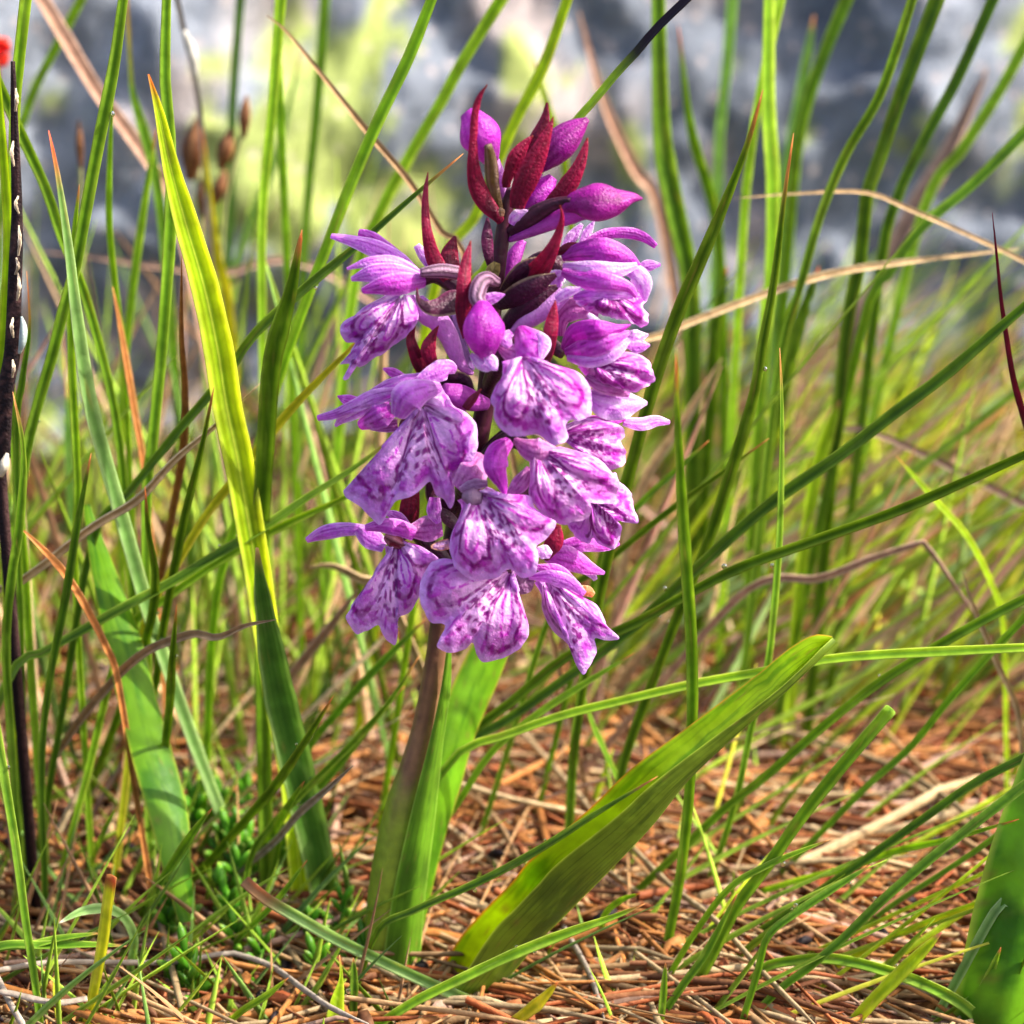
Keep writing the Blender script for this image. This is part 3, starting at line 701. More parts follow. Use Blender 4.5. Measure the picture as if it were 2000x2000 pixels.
# --- F8 broad flower at the sunny side, mid spike
f = flower(4, (640, 860), -0.9, 22)
pet(f, 4, [(500, 760), (600, 830), (720, 870), (900, 870)], [50, 190, 210, 70], [-1.0, -1.3, -1.25], P_ROSE, "sepal", cup=.5)
lip(4, (720, 860), [(640, 950), (655, 1130), (640, 1270), (690, 1380), (800, 1480), (930, 1560), (1050, 1550), (1180, 1510), (1240, 1430), (1235, 1365), (1350, 1370), (1440, 1360), (1480, 1290), (1480, 1150), (1400, 1050), (1300, 950), (1150, 890), (950, 830)],
    -1.2, f, fwd=-0.25, gx=.15, seed=8, style=2, twid=.05)
# --- F9 ruffled flower tucked behind it
f = flower(4, (980, 660), -0.7, 18)
lip(4, (930, 720), [(1000, 800), (1150, 900), (1300, 1010), (1400, 1060), (1540, 1000), (1560, 900), (1510, 790), (1550, 720), (1530, 650), (1400, 600), (1250, 570), (1100, 580), (1000, 620)],
    -0.85, f, fwd=-0.15, gx=.3, seed=9, style=2, twid=.05)
pet(f, 4, [(1180, 560), (1400, 590), (1560, 570)], [40, 90, 30], [-0.6, -.4], P_HOT)
pet(f, 4, [(1540, 600), (1700, 620), (1850, 590), (1975, 605)], [70, 110, 105, 40], [-0.3, -.1, 0.1], P_LIL, "sepal")
# --- F10 flower below, turned to the sun
f = flower(4, (1180, 1330), -0.55, 18)
lip(4, (1230, 1330), [(980, 1540), (1060, 1660), (1200, 1755), (1245, 1700), (1300, 1740), (1420, 1795), (1490, 1740), (1520, 1600), (1500, 1540), (1672, 1555), (1640, 1400), (1600, 1240), (1500, 1170), (1450, 1080), (1330, 1120)],
    -0.75, f, fwd=-0.1, gx=.25, seed=10, style=1, twid=.05)
pet(f, 6, [(1150, 570), (1400, 540), (1620, 560), (1740, 540)], [70, 140, 120, 30], [-0.5, -.5, -.3], P_MAG, "sepal")
pet(f, 6, [(1040, 650), (1250, 680), (1450, 770), (1600, 820)], [110, 220, 150, 30], [-0.6, -.6, -.4], P_MAG, "sepal")
pet(f, 6, [(1380, 740), (1470, 820), (1515, 885)], [90, 90, 40], [-0.45, -.4], P_PAL)
bract(6, [(1040, 700), (1080, 620), (1130, 520), (1165, 360)], [60, 150, 150, 40], [-0.85, -.95, -.9], B_RED)
pet(f, 6, [(960, 600), (1030, 620), (1095, 650)], [60, 130, 60], [-1.1, -1.1], P_PAL)

# --- F11 lowest flower facing out
f = flower(6, (740, 800), -1.0, 20)
lip(6, (720, 780), [(560, 800), (330, 840), (150, 690), (0, 700), (-80, 770), (-130, 880), (-140, 1040), (-100, 1180), (-40, 1280), (60, 1300), (90, 1330), (40, 1440), (20, 1520), (130, 1580), (280, 1540), (350, 1480), (390, 1590), (450, 1650), (560, 1650), (720, 1590), (820, 1500), (882, 1400), (870, 1260), (800, 1120), (745, 1030), (725, 930), (780, 820)],
    -1.2, f, fwd=-0.3, gx=0.0, seed=11, twid=.05)
pet(f, 6, [(740, 800), (820, 900), (930, 930)], [90, 230, 120], [-0.9, -.8], P_DUSK)
# --- F12 lowest flower on the sunny side
f = flower(6, (960, 840), -0.9, 18)
lip(6, (1010, 830), [(935, 910), (1000, 1010), (1010, 1160), (1080, 1320), (1180, 1430), (1300, 1540), (1310, 1640), (1370, 1750), (1410, 1775), (1490, 1650), (1520, 1540), (1515, 1440), (1600, 1450), (1690, 1450), (1732, 1420), (1620, 1310), (1570, 1190), (1500, 1100), (1380, 1040), (1200, 920)],
    -1.0, f, fwd=-0.25, gx=.12, seed=12, style=1, twid=.05)
pet(f, 6, [(880, 860), (1080, 860), (1250, 920), (1400, 1030)], [40, 125, 150, 80], [-1.05, -1.2, -1.1], P_LIL, "sepal", roll=.3)
pet(f, 6, [(960, 760), (1150, 800), (1320, 890)], [50, 120, 40], [-1.0, -1.05], P_MAG)
pet(f, 6, [(1370, 970), (1440, 990), (1495, 1030)], [70, 95, 50], [-1.05, -1.05], petal_paint('#d8874a', '#b8602a', '#e8b080', 2, .3))

# --- leaves of the orchid
def leaf_paint(a, b, edge, lines=9, la=0.4, spots=0.0):
    a, b, edge = C(a), C(b), C(edge)
    def f(U, V, seed):
        nz = fbm(U * 3 + seed, V * 9 + 2, 3)
        c = lerp(np.broadcast_to(a, U.shape + (3,)), b, sm(nz, 0.36, 0.6))
        wv = (fbm(V * 3 + 3, U * 0.5 + 8, 2) - 0.38) * 0.35
        d = np.abs(((U * lines / 2 + 0.5 + wv) % 1) - 0.5) * 2
        c = lerp(c, b * 0.55, sm(d, 0.72, 1) * la * sm(fbm(V * 12, U * 6 + 20, 2), 0.2, 0.45))
        n3 = fbm(V * 40 + 7, U * 3.5 + 11, 3)
        c = lerp(c, C('#8a7a3a'), sm(n3, 0.62, 0.70) * 0.5)
        c = lerp(c, a * 1.25, sm(0.30 - n3, 0.0, 0.1) * 0.4)
        c = lerp(c, edge, sm(np.abs(U), 0.9, 1.0) * 0.8)
        return c
    return f
Uo = [(800, 1990), (828, 1950), (862, 1895), (898, 1832), (945, 1778), (999, 1724), (1038, 1677), (1155, 1576), (1232, 1502), (1341, 1421), (1467, 1327), (1540, 1268), (1590, 1240), (1625, 1243)]
Bo = [(815, 1998), (862, 1962), (905, 1905), (960, 1822), (1005, 1775), (1050, 1728), (1090, 1685), (1200, 1598), (1275, 1530), (1380, 1450), (1500, 1362), (1560, 1310), (1605, 1265), (1626, 1246)]
Ko = [(830, 2005), (900, 1985), (975, 1930), (1050, 1842), (1095, 1798), (1140, 1752), (1180, 1712), (1275, 1612), (1340, 1530), (1425, 1445), (1530, 1343), (1575, 1300), (1610, 1268), (1627, 1249)]
yk = np.interp(np.linspace(0, 1, 14), [0, .25, .6, 1], [-0.5, -1.0, -1.5, -1.2])
tp = np.clip(np.linspace(1.4, 0, 14), 0, 1)
leaf = opart("leaf", loft([[(a, b, y + 0.1) for (a, b), y in zip(Ko, yk)], [(a, b, y - 0.42 * t) for (a, b), y, t in zip(Bo, yk, tp)]],
      leaf_paint('#728a28', '#566f22', '#b4cc4a', 11, 0.75), n=80, m=81, bul=0.06), M_LEAF)
leaf["label"] = "outer face of the folded leaf with fine dark veins"
opart("leaf_fold", loft([[(a, b, y + 0.1) for (a, b), y in zip(Ko, yk)], [((a + c) / 2, (b + d) / 2, y + 0.45 * t) for (a, b), (c, d), y, t in zip(Uo, Ko, yk, tp)], [(a, b, y + 0.55 * t) for (a, b), y, t in zip(Uo, yk, tp)]],
      leaf_paint('#a0c41c', '#76a812', '#dcb03a', 6, 0.4), n=80, m=61), M_LEAF, leaf)
# sheath leaf hugging the stem
opart("leaf", loft([[(742, 1920, -.35), (765, 1760, -.3), (800, 1600, -.28), (838, 1450, -.2), (860, 1350, -.15), (872, 1270, -.12)],
                    [(790, 1920, -.42), (808, 1760, -.36), (830, 1600, -.3), (852, 1450, -.22), (868, 1350, -.18), (876, 1270, -.14)],
                    [(818, 1920, -.2), (830, 1760, -.15), (850, 1600, -.1), (866, 1450, -.05), (880, 1350, -.05), (882, 1270, -.1)]],
                   leaf_paint('#6d9a25', '#588420', '#a8c85a', 7, 0.55), n=60, m=51), M_LEAF)
# upright leaf behind the stem
opart("leaf", ribbon([(800, 1900, .2), (835, 1700, .4), (872, 1540, .6), (900, 1420, .8), (945, 1310, 1.0), (985, 1220, 1.1), (1010, 1150, 1.2)], [20, 40, 52, 72, 88, 80, 12],
                     leaf_paint('#77aa1f', '#5a9018', '#b8b040', 5, 0.3), cup=0.3, roll=.4, n=60, m=15, thick=.02), M_LEAF)
# low pale basal leaf half buried in the turf
opart("leaf", ribbon([(770, 1930, 0), (755, 1960, -.5), (720, 2010, -1.0)], [70, 90, 40], leaf_paint('#4f8a22', '#3f7a1c', '#88a850'), cup=.3, roll=.3, n=30, m=11), M_LEAF)

# ------------------------------------------------------------------ grass blades
GC = {  # body, groove/dark, light rim
    'dk': ('#628818', '#3c6210', '#b0cc4c'), 'md': ('#76a024', '#4c7c18', '#bcd65c'), 'lt': ('#8fb828', '#64961c', '#d0e468'),
    'lime': ('#a4c41e', '#7ca416', '#dae858'), 'yel': ('#bcc42c', '#96a422', '#e8e66a'), 'blue': ('#5f8c34', '#406c26', '#a4c270'),
    'pale': ('#8db065', '#6a9548', '#cde0a4'), 'tan': ('#b0875a', '#8a6440', '#d8b88c'), 'ora': ('#b5763c', '#8f5528', '#dba468'),
    'pink': ('#b08a74', '#866250', '#d8b8a2'), 'bei': ('#bfa277', '#98794f', '#e2cda6'), 'brn': ('#7c4c30', '#56301e', '#a87850'),
    'rus': ('#a2552e', '#6e3318', '#cf8a5c'), 'gry': ('#a39484', '#766859', '#cdc0b0'), 'blk': ('#241a20', '#120c10', '#4a3c40')}
def blade_paint(key, tip=None, tipv=0.95, base_y=0.0, seed=0, pleat=False):
    a, d, l = (C(h) for h in GC[key]); tp = C(tip) if tip else None
    rs = np.random.default_rng(seed); k = rs.uniform(0.86, 1.14); hue = rs.uniform(-0.08, 0.08)
    a = a * k * np.array([1 + hue, 1, 1 - hue])
    def f(X, V, top):
        nz = fbm(V * 14 + seed * 1.3, X * 1.5 + seed, 3)
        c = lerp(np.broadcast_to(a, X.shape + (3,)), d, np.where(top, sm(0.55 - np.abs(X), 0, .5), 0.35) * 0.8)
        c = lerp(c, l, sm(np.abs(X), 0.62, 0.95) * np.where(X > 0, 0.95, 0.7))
        if pleat:
            pw = np.cos(X * 5 * np.pi); pk = sm(fbm(X * 3, V * 3 + 4, 2), .25, .5); c = lerp(c, d * 0.85, sm(-pw, 0.2, 0.95) * 0.55 * pk * (np.abs(X) < .92)); c = lerp(c, l, sm(0.1 - np.abs(X - .05), 0, .08) * 0.7)
        else:
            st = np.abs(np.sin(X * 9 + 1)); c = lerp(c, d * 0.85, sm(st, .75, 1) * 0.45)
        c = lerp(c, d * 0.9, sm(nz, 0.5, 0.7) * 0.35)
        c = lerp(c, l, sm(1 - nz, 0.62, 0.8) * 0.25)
        c = lerp(c, C('#b49a4a'), sm(fbm(V * 26 + seed * 2.1, X * 2 + 3, 2), 0.58, 0.68) * 0.35)
        if base_y: c = lerp(c, C('#b9b26a'), sm(1 - V, 0.86, 1.0) * base_y)
        if tp is not None: c = lerp(c, tp, sm(V, tipv - 0.05, tipv + 0.015))
        return c
    return f
def blade_geo(P, w, roll, paint, chan=0.35, nt=9, nb=5, pleat=0.0):
    """channelled blade: closed section with a groove along the upper face"""
    n = len(P)
    T, S, Nn = frame(P, roll)
    xt = np.linspace(-1, 1, nt); xb = np.linspace(1, -1, nb + 2)[1:-1]
    X = np.r_[xt, xb]; H = np.r_[chan * np.abs(xt) ** 1.4 - chan * 0.55, -chan * 0.75 - 0.45 * (1 - xb ** 2) * chan * 1.6]
    H[:nt] += pleat * np.cos(xt * 5 * np.pi)
    top = np.r_[np.ones(nt, bool), np.zeros(nb, bool)]
    m = len(X)
    V = P[:, None] + S[:, None] * (w[:, None] * X[None])[..., None] + Nn[:, None] * (w[:, None] * H[None])[..., None]
    XX, VV = np.meshgrid(X, np.linspace(0, 1, n))
    col = paint(XX, VV, np.broadcast_to(top, XX.shape))
    F = np.concatenate([grid_faces(n, m, True)])
    F = [tuple(q) for q in F.tolist()] + [tuple(range(m))[::-1], tuple((n - 1) * m + j for j in range(m))]
    return V.reshape(-1, 3), F, col.reshape(-1, 3)

LAB = {
    'up': ("slender upright green grass blade with a grooved face, among the sharp blades round the orchid", "upright grass blades round the orchid"),
    'slant': ("long green grass blade leaning low across the straw beside the orchid", "leaning grass blades beside the orchid"),
    'low': ("short green grass blade growing from the straw at the foot of the orchid", "short grass blades at the foot of the orchid"),
    'back': ("soft green grass blade standing in front of the grey boulder", "grass blades in front of the boulder"),
    'dryup': ("dry tan grass stalk standing or leaning among the green blades", "dry stalks among the green blades"),
    'dry': ("dry tan straw lying on the ground litter", "dry straws lying on the ground"),
}
_bs = [0]
BL = []
def blade(pts, w, yb, yt, key='md', lab='up', roll=None, tip='#c79a5a', label=None, name=None, chan=0.34, blunt=False, wprof=None, cat=None, tipv=0.965, mat=None, maxw=0.5, nolab=False):
    """pts tip first, pixels; yb = depth of the lowest point ('g' = on the ground there), yt = depth of the tip"""
    _bs[0] += 1; sd = _bs[0]
    p = [np.array(q, float) for q in pts]
    if p[0][1] <= 2 or p[0][0] <= 2 or p[0][0] >= 1998:          # runs out of the frame: goes on and ends beyond it
        d = p[0] - p[1]; d /= np.linalg.norm(d)
        p = [p[0] + d * 420, p[0] + d * 160] + p
    p = p[::-1]
    if yb == 'g': yb = float(ground_hit(p[0][0], p[0][1])[1])
    A = np.array(p); dist = np.r_[0, np.cumsum(np.linalg.norm(np.diff(A, axis=0), axis=1))]; dist /= dist[-1]
    Y = yb + (yt - yb) * dist
    W = np.stack([A[:, 0], A[:, 1], Y], 1)
    P = unproj(W[:, 0], W[:, 1], W[:, 2])
    g = float(ground(P[0, 0], P[0, 1]))
    if P[0, 2] > g - 0.05:                                        # carry on down to the root
        t = P[0] - P[1]; t /= np.linalg.norm(t)
        t = t * np.array([0.45, 0.45, 1]) + np.array([0, 0, -0.35]); t /= np.linalg.norm(t)
        if t[2] > -0.5: t[2] = -0.5
        L = (P[0, 2] - g + 0.25) / -t[2]
        ex = [P[0] + t * L, P[0] + t * L * 0.5]
        P = np.vstack([ex, P])
    n = 44
    P = catmull(P, n)
    v = np.linspace(0, 1, n)
    if wprof is None:
        wp = (0.75 + 0.25 * np.sin(np.clip(v * 1.6, 0, 1.57))) * (np.clip((1 - v) / 0.30, 0, 1) ** 0.62 if not blunt else 1.0)
    else: wp = np.interp(v, np.linspace(0, 1, len(wprof)), wprof)
    ww = np.maximum(w * (1.22 if w < 40 else 1.0) * wp * (1 + 0.16 * (fbm(v * 18 + sd, v * 0 + sd, 2) - 0.38)), 1.2) * 0.5 * pxcm(P[:, 1])
    if roll is None: roll = random.uniform(-0.55, 0.55)
    tw = roll + random.uniform(-0.5, 0.5) * v
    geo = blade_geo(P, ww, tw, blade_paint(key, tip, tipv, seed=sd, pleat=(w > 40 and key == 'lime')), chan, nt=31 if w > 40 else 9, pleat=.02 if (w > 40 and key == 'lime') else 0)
    BL.append((P, ww, key))
    dry = key in ('rus', 'tan', 'ora', 'pink', 'bei', 'brn', 'gry')
    lb, gp = LAB[lab]
    if lab == 'back' and not label:
        cw = {'dk': 'dark green', 'md': 'mid green', 'lt': 'light green', 'lime': 'lime green', 'yel': 'yellow-green', 'blue': 'blue-green'}[key]
        lb = f"{'wide' if w > 21 else 'narrow'} {cw} blurred grass blade standing before the grey boulder"; gp = f"{cw} blades before the boulder"
    if lab == 'dryup' and not label:
        cw = {'pink': 'pinkish', 'ora': 'orange-brown', 'bei': 'pale beige', 'tan': 'tan', 'gry': 'grey'}[key]
        lb = f"{'wide' if w > 17 else 'thin'} {cw} dry grass stalk among the green blades"; gp = f"{cw} dry stalks"
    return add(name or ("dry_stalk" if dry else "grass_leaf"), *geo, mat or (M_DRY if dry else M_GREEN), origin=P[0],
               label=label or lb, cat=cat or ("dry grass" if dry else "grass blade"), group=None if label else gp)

# --- the big ones that single themselves out
blade([(290, 145), (310, 215), (335, 330), (365, 440), (400, 560), (428, 690), (443, 790), (466, 900), (490, 1040), (505, 1130), (520, 1240), (540, 1370), (570, 1520)], 58, 1.2, .6, 'lime', roll=.15, tip='#d08a3a', chan=.30,
      label="broad bright yellow-green sedge blade with pleated face and orange tip", name="sedge", wprof=[.8, .9, .85, .9, 1, 1, 1, .95, .85, .7, .4, .05], tipv=.985)
blade([(502, 1070), (508, 1130), (520, 1210), (545, 1350), (580, 1500), (615, 1650), (645, 1790)], 68, 'g', .0, 'blue', roll=.1, tip='#c8b070', chan=.25,
      label="wide blue-green sheath leaf at the base of the sedge", name="sheath_leaf", wprof=[.9, .95, 1, 1, 1, .95, .8, .5, .1], tipv=.985)
blade([(95, 255), (112, 340), (133, 480), (147, 600), (172, 770), (205, 900), (240, 1020), (285, 1180), (315, 1270), (360, 1400), (420, 1560), (470, 1690)], 27, 'g', .2, 'pale', roll=.3, tip='#e07a4a',
      label="long pale green grass blade with an orange tip, leaning over the broad leaf", tipv=.975)
blade([(590, 448), (570, 560), (548, 640), (530, 720), (518, 880), (511, 1000), (508, 1120)], 32, 1.2, .3, 'dk', roll=.2, label="dark green white-lined blade rising beside the pleated sedge blade")
blade([(1740, 1385), (1650, 1490), (1570, 1590), (1500, 1690), (1440, 1770), (1395, 1860), (1340, 1960)], 22, 'g', -1.6, 'md', blunt=True, tip=None, label="green grass blade with a square bitten-off end")
blade([(478, 1720), (520, 1755), (580, 1790), (650, 1830), (720, 1865), (850, 1925), (950, 1965), (1050, 1982), (1150, 1985), (1205, 1968)], 24, -1.3, -1.0, 'pale', blunt=True, tip='#a5825a', tipv=.95, label="pale fallen grass stem with a ragged brown end lying before the orchid")
blade([(1938, 415), (1946, 490), (1955, 580), (1965, 650), (1980, 740), (2005, 830), (2040, 960)], 13, .8, .8, 'md', tip='#6d1c2c', tipv=.62, label="grass blade with a long withered dark red tip")
blade([(1345, -5), (1283, 55), (1245, 100), (1205, 143), (1162, 195), (1118, 245), (1060, 325), (1010, 410), (950, 520), (890, 640)], 17, 2.2, 1.2, 'lt', tip='#2e1d28', tipv=.60, label="grass blade with a long blackened tip passing behind the flower buds")
blade([(115, 1803), (160, 1780), (210, 1775), (245, 1795), (262, 1835), (256, 1880), (250, 1930)], 18, 'g', -1.2, 'pale', tip='#efe6d8', tipv=.97, label="grass blade bent over like a hook with a white tip")
blade([(218, 1712), (210, 1770), (200, 1850), (185, 1930), (165, 2030)], 24, 'g', -1.8, 'yel', tip='#a8713c', blunt=True, tipv=.96, label="short yellow blade with a brown cut tip in front of the bent blade")
blade([(663, 1865), (666, 1910), (657, 1960), (648, 2040)], 34, 'g', -1.6, 'lime', label="short folded bright green shoot poking up before the orchid stem", name="grass_shoot", wprof=[.8, 1, .95, .7, .35, .05])
blade([(1840, 1820), (1780, 1880), (1700, 1960), (1640, 2030)], 26, 'g', -1.8, 'lime', label="short bright shoot with a tan tip crossing the arched blade", name="grass_shoot", tip='#c89a7a')
blade([(1090, 1918), (1050, 1960), (1000, 2000), (960, 2040)], 24, 'g', -1.8, 'yel', label="small yellow-green shoot under the fallen pale stem", name="grass_shoot")
blade([(1930, 2010), (1880, 1962), (1800, 1920), (1700, 1887), (1620, 1872), (1550, 1876), (1490, 1892)], 22, -1.2, -1.6, 'md', label="rounded green blade arching over the straw", blunt=True, tip=None)
blade([(1285, 1516), (1155, 1595), (1077, 1645), (1000, 1690), (920, 1730), (810, 1778), (740, 1815)], 17, -1.0, -2.3, 'dk', label="dark thin blade lying against the large folded orchid leaf", lab='slant')
# --- upright blades, tip first
U = [
 ([(50, 0), (38, 110), (30, 200), (26, 330), (20, 500), (18, 700), (30, 900), (48, 1100), (60, 1300)], 18, 1.6, 1.0, 'lt'),
 ([(0, 215), (14, 400), (17, 490), (8, 640), (0, 800)], 17, 1.0, .6, 'lime'),
 ([(240, 0), (222, 130), (196, 260), (166, 420), (145, 530), (125, 600), (100, 700), (60, 840), (40, 960), (25, 1120)], 20, 1.5, .8, 'md'),
 ([(0, 170), (45, 270), (90, 370), (120, 460), (160, 560), (198, 690), (228, 830), (246, 1000)], 18, 2.6, 2.0, 'md'),
 ([(222, 155), (215, 300), (214, 440), (226, 560), (242, 690), (250, 850)], 13, 3.5, 3.0, 'lt'),
 ([(325, 0), (322, 150), (330, 240), (334, 400), (322, 600), (312, 720), (298, 860), (285, 1000)], 20, 1.8, 1.6, 'md'),
 ([(52, 530), (58, 640), (44, 740), (32, 880)], 12, 1.0, .9, 'md'),
 ([(155, 360), (146, 450), (140, 560), (140, 700), (148, 860), (152, 960), (146, 1080), (152, 1240)], 14, 1.8, 1.5, 'lt'),
 ([(418, 755), (392, 880), (362, 1000), (340, 1110), (316, 1240), (300, 1350), (262, 1480), (232, 1640)], 17, 'g', .0, 'dk'),
 ([(178, 885), (152, 1020), (126, 1180), (97, 1330), (82, 1480)], 15, .6, .2, 'dk'),
 ([(25, 765), (45, 880), (38, 1020), (22, 1130), (12, 1250), (18, 1400)], 17, .6, .2, 'dk'),
 ([(283, 950), (290, 1040), (303, 1120), (297, 1200), (272, 1290), (230, 1400), (185, 1520), (165, 1610)], 16, 'g', -.2, 'dk'),
 ([(345, 1180), (336, 1290), (329, 1400), (312, 1530), (300, 1610), (292, 1700)], 16, 'g', -.4, 'dk'),
 ([(0, 1470), (30, 1650), (50, 1800), (66, 1900), (82, 2030)], 17, 'g', -1.0, 'md'),
 ([(905, 300), (800, 390), (700, 478), (600, 560), (500, 650), (440, 735), (350, 840), (250, 965), (180, 1060)], 17, 1.6, .9, 'dk'),
 ([(845, -5), (800, 110), (740, 235), (682, 370), (640, 480), (590, 610), (545, 740), (480, 960), (420, 1180)], 21, 2.6, 1.8, 'lt'),
 ([(720, 640), (685, 680), (600, 765), (540, 832), (470, 920), (400, 1010), (340, 1110), (280, 1230)], 17, 1.6, 1.2, 'yel'),
 ([(1490, 175), (1460, 280), (1420, 385), (1378, 485), (1330, 595), (1290, 705), (1262, 800), (1240, 880), (1195, 1050), (1163, 1200), (1130, 1390), (1115, 1530)], 23, 1.8, -.2, 'dk'),
 ([(1550, 260), (1532, 380), (1512, 545), (1490, 665), (1470, 780), (1432, 905), (1382, 1060), (1352, 1130), (1290, 1290), (1215, 1500)], 20, 1.6, .2, 'dk'),
 ([(1320, 690), (1322, 800), (1330, 950), (1340, 1100), (1350, 1250), (1352, 1400), (1346, 1550), (1330, 1700), (1312, 1800), (1296, 1880)], 21, 'g', -2.2, 'md'),
 ([(1523, 680), (1527, 800), (1525, 950), (1520, 1080), (1510, 1200), (1498, 1300), (1465, 1430), (1440, 1550), (1410, 1650), (1370, 1760)], 15, 'g', .2, 'md'),
 ([(1955, 1850), (1930, 1910), (1895, 1980), (1880, 2040)], 16, 'g', -1.6, 'md'),
]
UL = ["light green blade rising along the black withered stem", "short lime blade curving past the base of the black withered stem", "tall green blade leaning away from the withered stem, crossing the pale orange-tipped blade",
 "green blade arching from beyond the withered stem down behind the pale orange-tipped blade", "thin light blade with a fine tip between the pale blade and the pleated sedge", "tall straight blade passing behind the tip of the pleated sedge",
 "small blade hugging the withered stem below its peeling skin", "thin light blade rising straight beside the pale orange-tipped blade", "dark narrow blade whose tip touches the pleated sedge", "dark blade leaning across the tip of the broad blunt leaf",
 "dark blade standing before the lower end of the withered stem", "dark curved blade with a fine point in front of the broad blunt leaf", "short dark blade standing over the middle of the broad blunt leaf", "green blade standing in the low turf in front of the hooked blade",
 "long dark blade slanting behind the upper petals, its tip level with the buds", "long light green blade crossing behind the spike towards the lichen", "yellow-green slanting blade ending behind the shaded-side flowers",
 "dark blade with a brown tip leaning out from behind the sunny-side flowers", "slim dark blade with a whitish tip rising from where the leaning blades meet", "straight upright blade standing in front of the folded orchid leaf",
 "thin straight blade running down behind the folded orchid leaf", "small tan-tipped blade in front of the wide mottled leaf"]
for (pts, w, yb, yt, key), lb_ in zip(U, UL): blade(pts, w, yb, yt, key, 'up', label=lb_)
S_ = [
 ([(2000, 600), (1930, 660), (1850, 730), (1750, 805), (1640, 890), (1530, 965), (1450, 1030), (1350, 1122), (1250, 1215), (1140, 1300), (1000, 1400), (880, 1480)], 22, 1.6, -.4, 'dk'),
 ([(2000, 888), (1880, 942), (1750, 998), (1600, 1052), (1450, 1106), (1350, 1156), (1250, 1212), (1110, 1280), (1000, 1370), (890, 1465)], 20, 1.2, -.8, 'dk'),
 ([(2000, 1170), (1900, 1222), (1800, 1280), (1700, 1345), (1600, 1425), (1500, 1512), (1420, 1575), (1350, 1640), (1260, 1725), (1190, 1790)], 18, 'g', -.6, 'md'),
 ([(2000, 1265), (1850, 1272), (1700, 1280), (1600, 1290), (1500, 1310), (1350, 1337), (1200, 1372), (1100, 1397), (1000, 1432), (880, 1485)], 17, .6, -.7, 'lt'),
 ([(2000, 1208), (1930, 1282), (1850, 1372), (1780, 1458), (1700, 1530), (1620, 1610), (1540, 1690), (1480, 1750)], 16, 'g', -.2, 'md'),
 ([(2000, 1480), (1900, 1532), (1800, 1602), (1700, 1672), (1600, 1742), (1540, 1782), (1440, 1850)], 18, 'g', -1.2, 'dk'),
 ([(2000, 1535), (1900, 1612), (1800, 1692), (1720, 1762), (1650, 1830), (1580, 1890), (1520, 1935), (1450, 2010)], 19, 'g', -1.6, 'md'),
 ([(2000, 1590), (1920, 1652), (1830, 1712), (1740, 1770), (1640, 1850)], 12, 'g', -.8, 'md'),
 ([(1990, 1600), (1950, 1612), (1850, 1640), (1750, 1662), (1650, 1696), (1550, 1722), (1450, 1752), (1380, 1768)], 13, 'g', -1.2, 'lt'),
 ([(800, 830), (700, 908), (600, 972), (530, 1020), (420, 1086), (330, 1140), (250, 1182), (160, 1232), (90, 1272), (20, 1320)], 19, .8, 1.2, 'dk'),
 ([(760, 920), (680, 968), (600, 1005), (530, 1038), (430, 1095), (330, 1165), (240, 1250)], 16, 1.6, 1.4, 'lt'),
 ([(1502, 856), (1400, 930), (1330, 980), (1250, 1042), (1170, 1110), (1080, 1190)], 13, 2.0, 1.4, 'dk'),
 ([(1385, 860), (1330, 910), (1250, 985), (1180, 1070)], 12, 2.4, 2.0, 'md'),
 ([(1260, 1765), (1200, 1790), (1100, 1825), (1000, 1865), (900, 1912), (800, 1962), (700, 2030)], 20, 'g', -1.9, 'lt'),
 ([(1750, 890), (1820, 970), (1890, 1050), (1940, 1150), (1960, 1230)], 11, 3.2, 2.8, 'lime'),
 ([(1620, 1640), (1500, 1690), (1420, 1740), (1340, 1850), (1280, 1960)], 14, 'g', -1.4, 'lt'),
 ([(1440, 1745), (1380, 1860), (1330, 1930), (1270, 2020)], 16, 'g', -1.5, 'md'),
 ([(1300, 1880), (1295, 1950), (1285, 2040)], 14, 'g', -1.5, 'md'),
 ([(1700, 1690), (1560, 1780), (1500, 1830), (1480, 1900), (1440, 2030)], 18, 'g', -1.7, 'md'),
 ([(1240, 1275), (1150, 1330), (1050, 1395), (960, 1470), (900, 1560), (850, 1640)], 13, 1.0, .8, 'lt'),
 ([(820, 1280), (760, 1370), (690, 1450), (600, 1540), (500, 1650)], 15, .8, .8, 'dk'),
 ([(790, 1340), (720, 1420), (640, 1520), (560, 1600)], 14, 1.4, 1.2, 'md'),
 ([(830, 1210), (740, 1300), (660, 1390), (600, 1470)], 14, 2.0, 1.6, 'md'),
 ([(1130, 1330), (1160, 1420), (1205, 1520), (1230, 1600)], 11, 1.8, 1.6, 'md'),
]
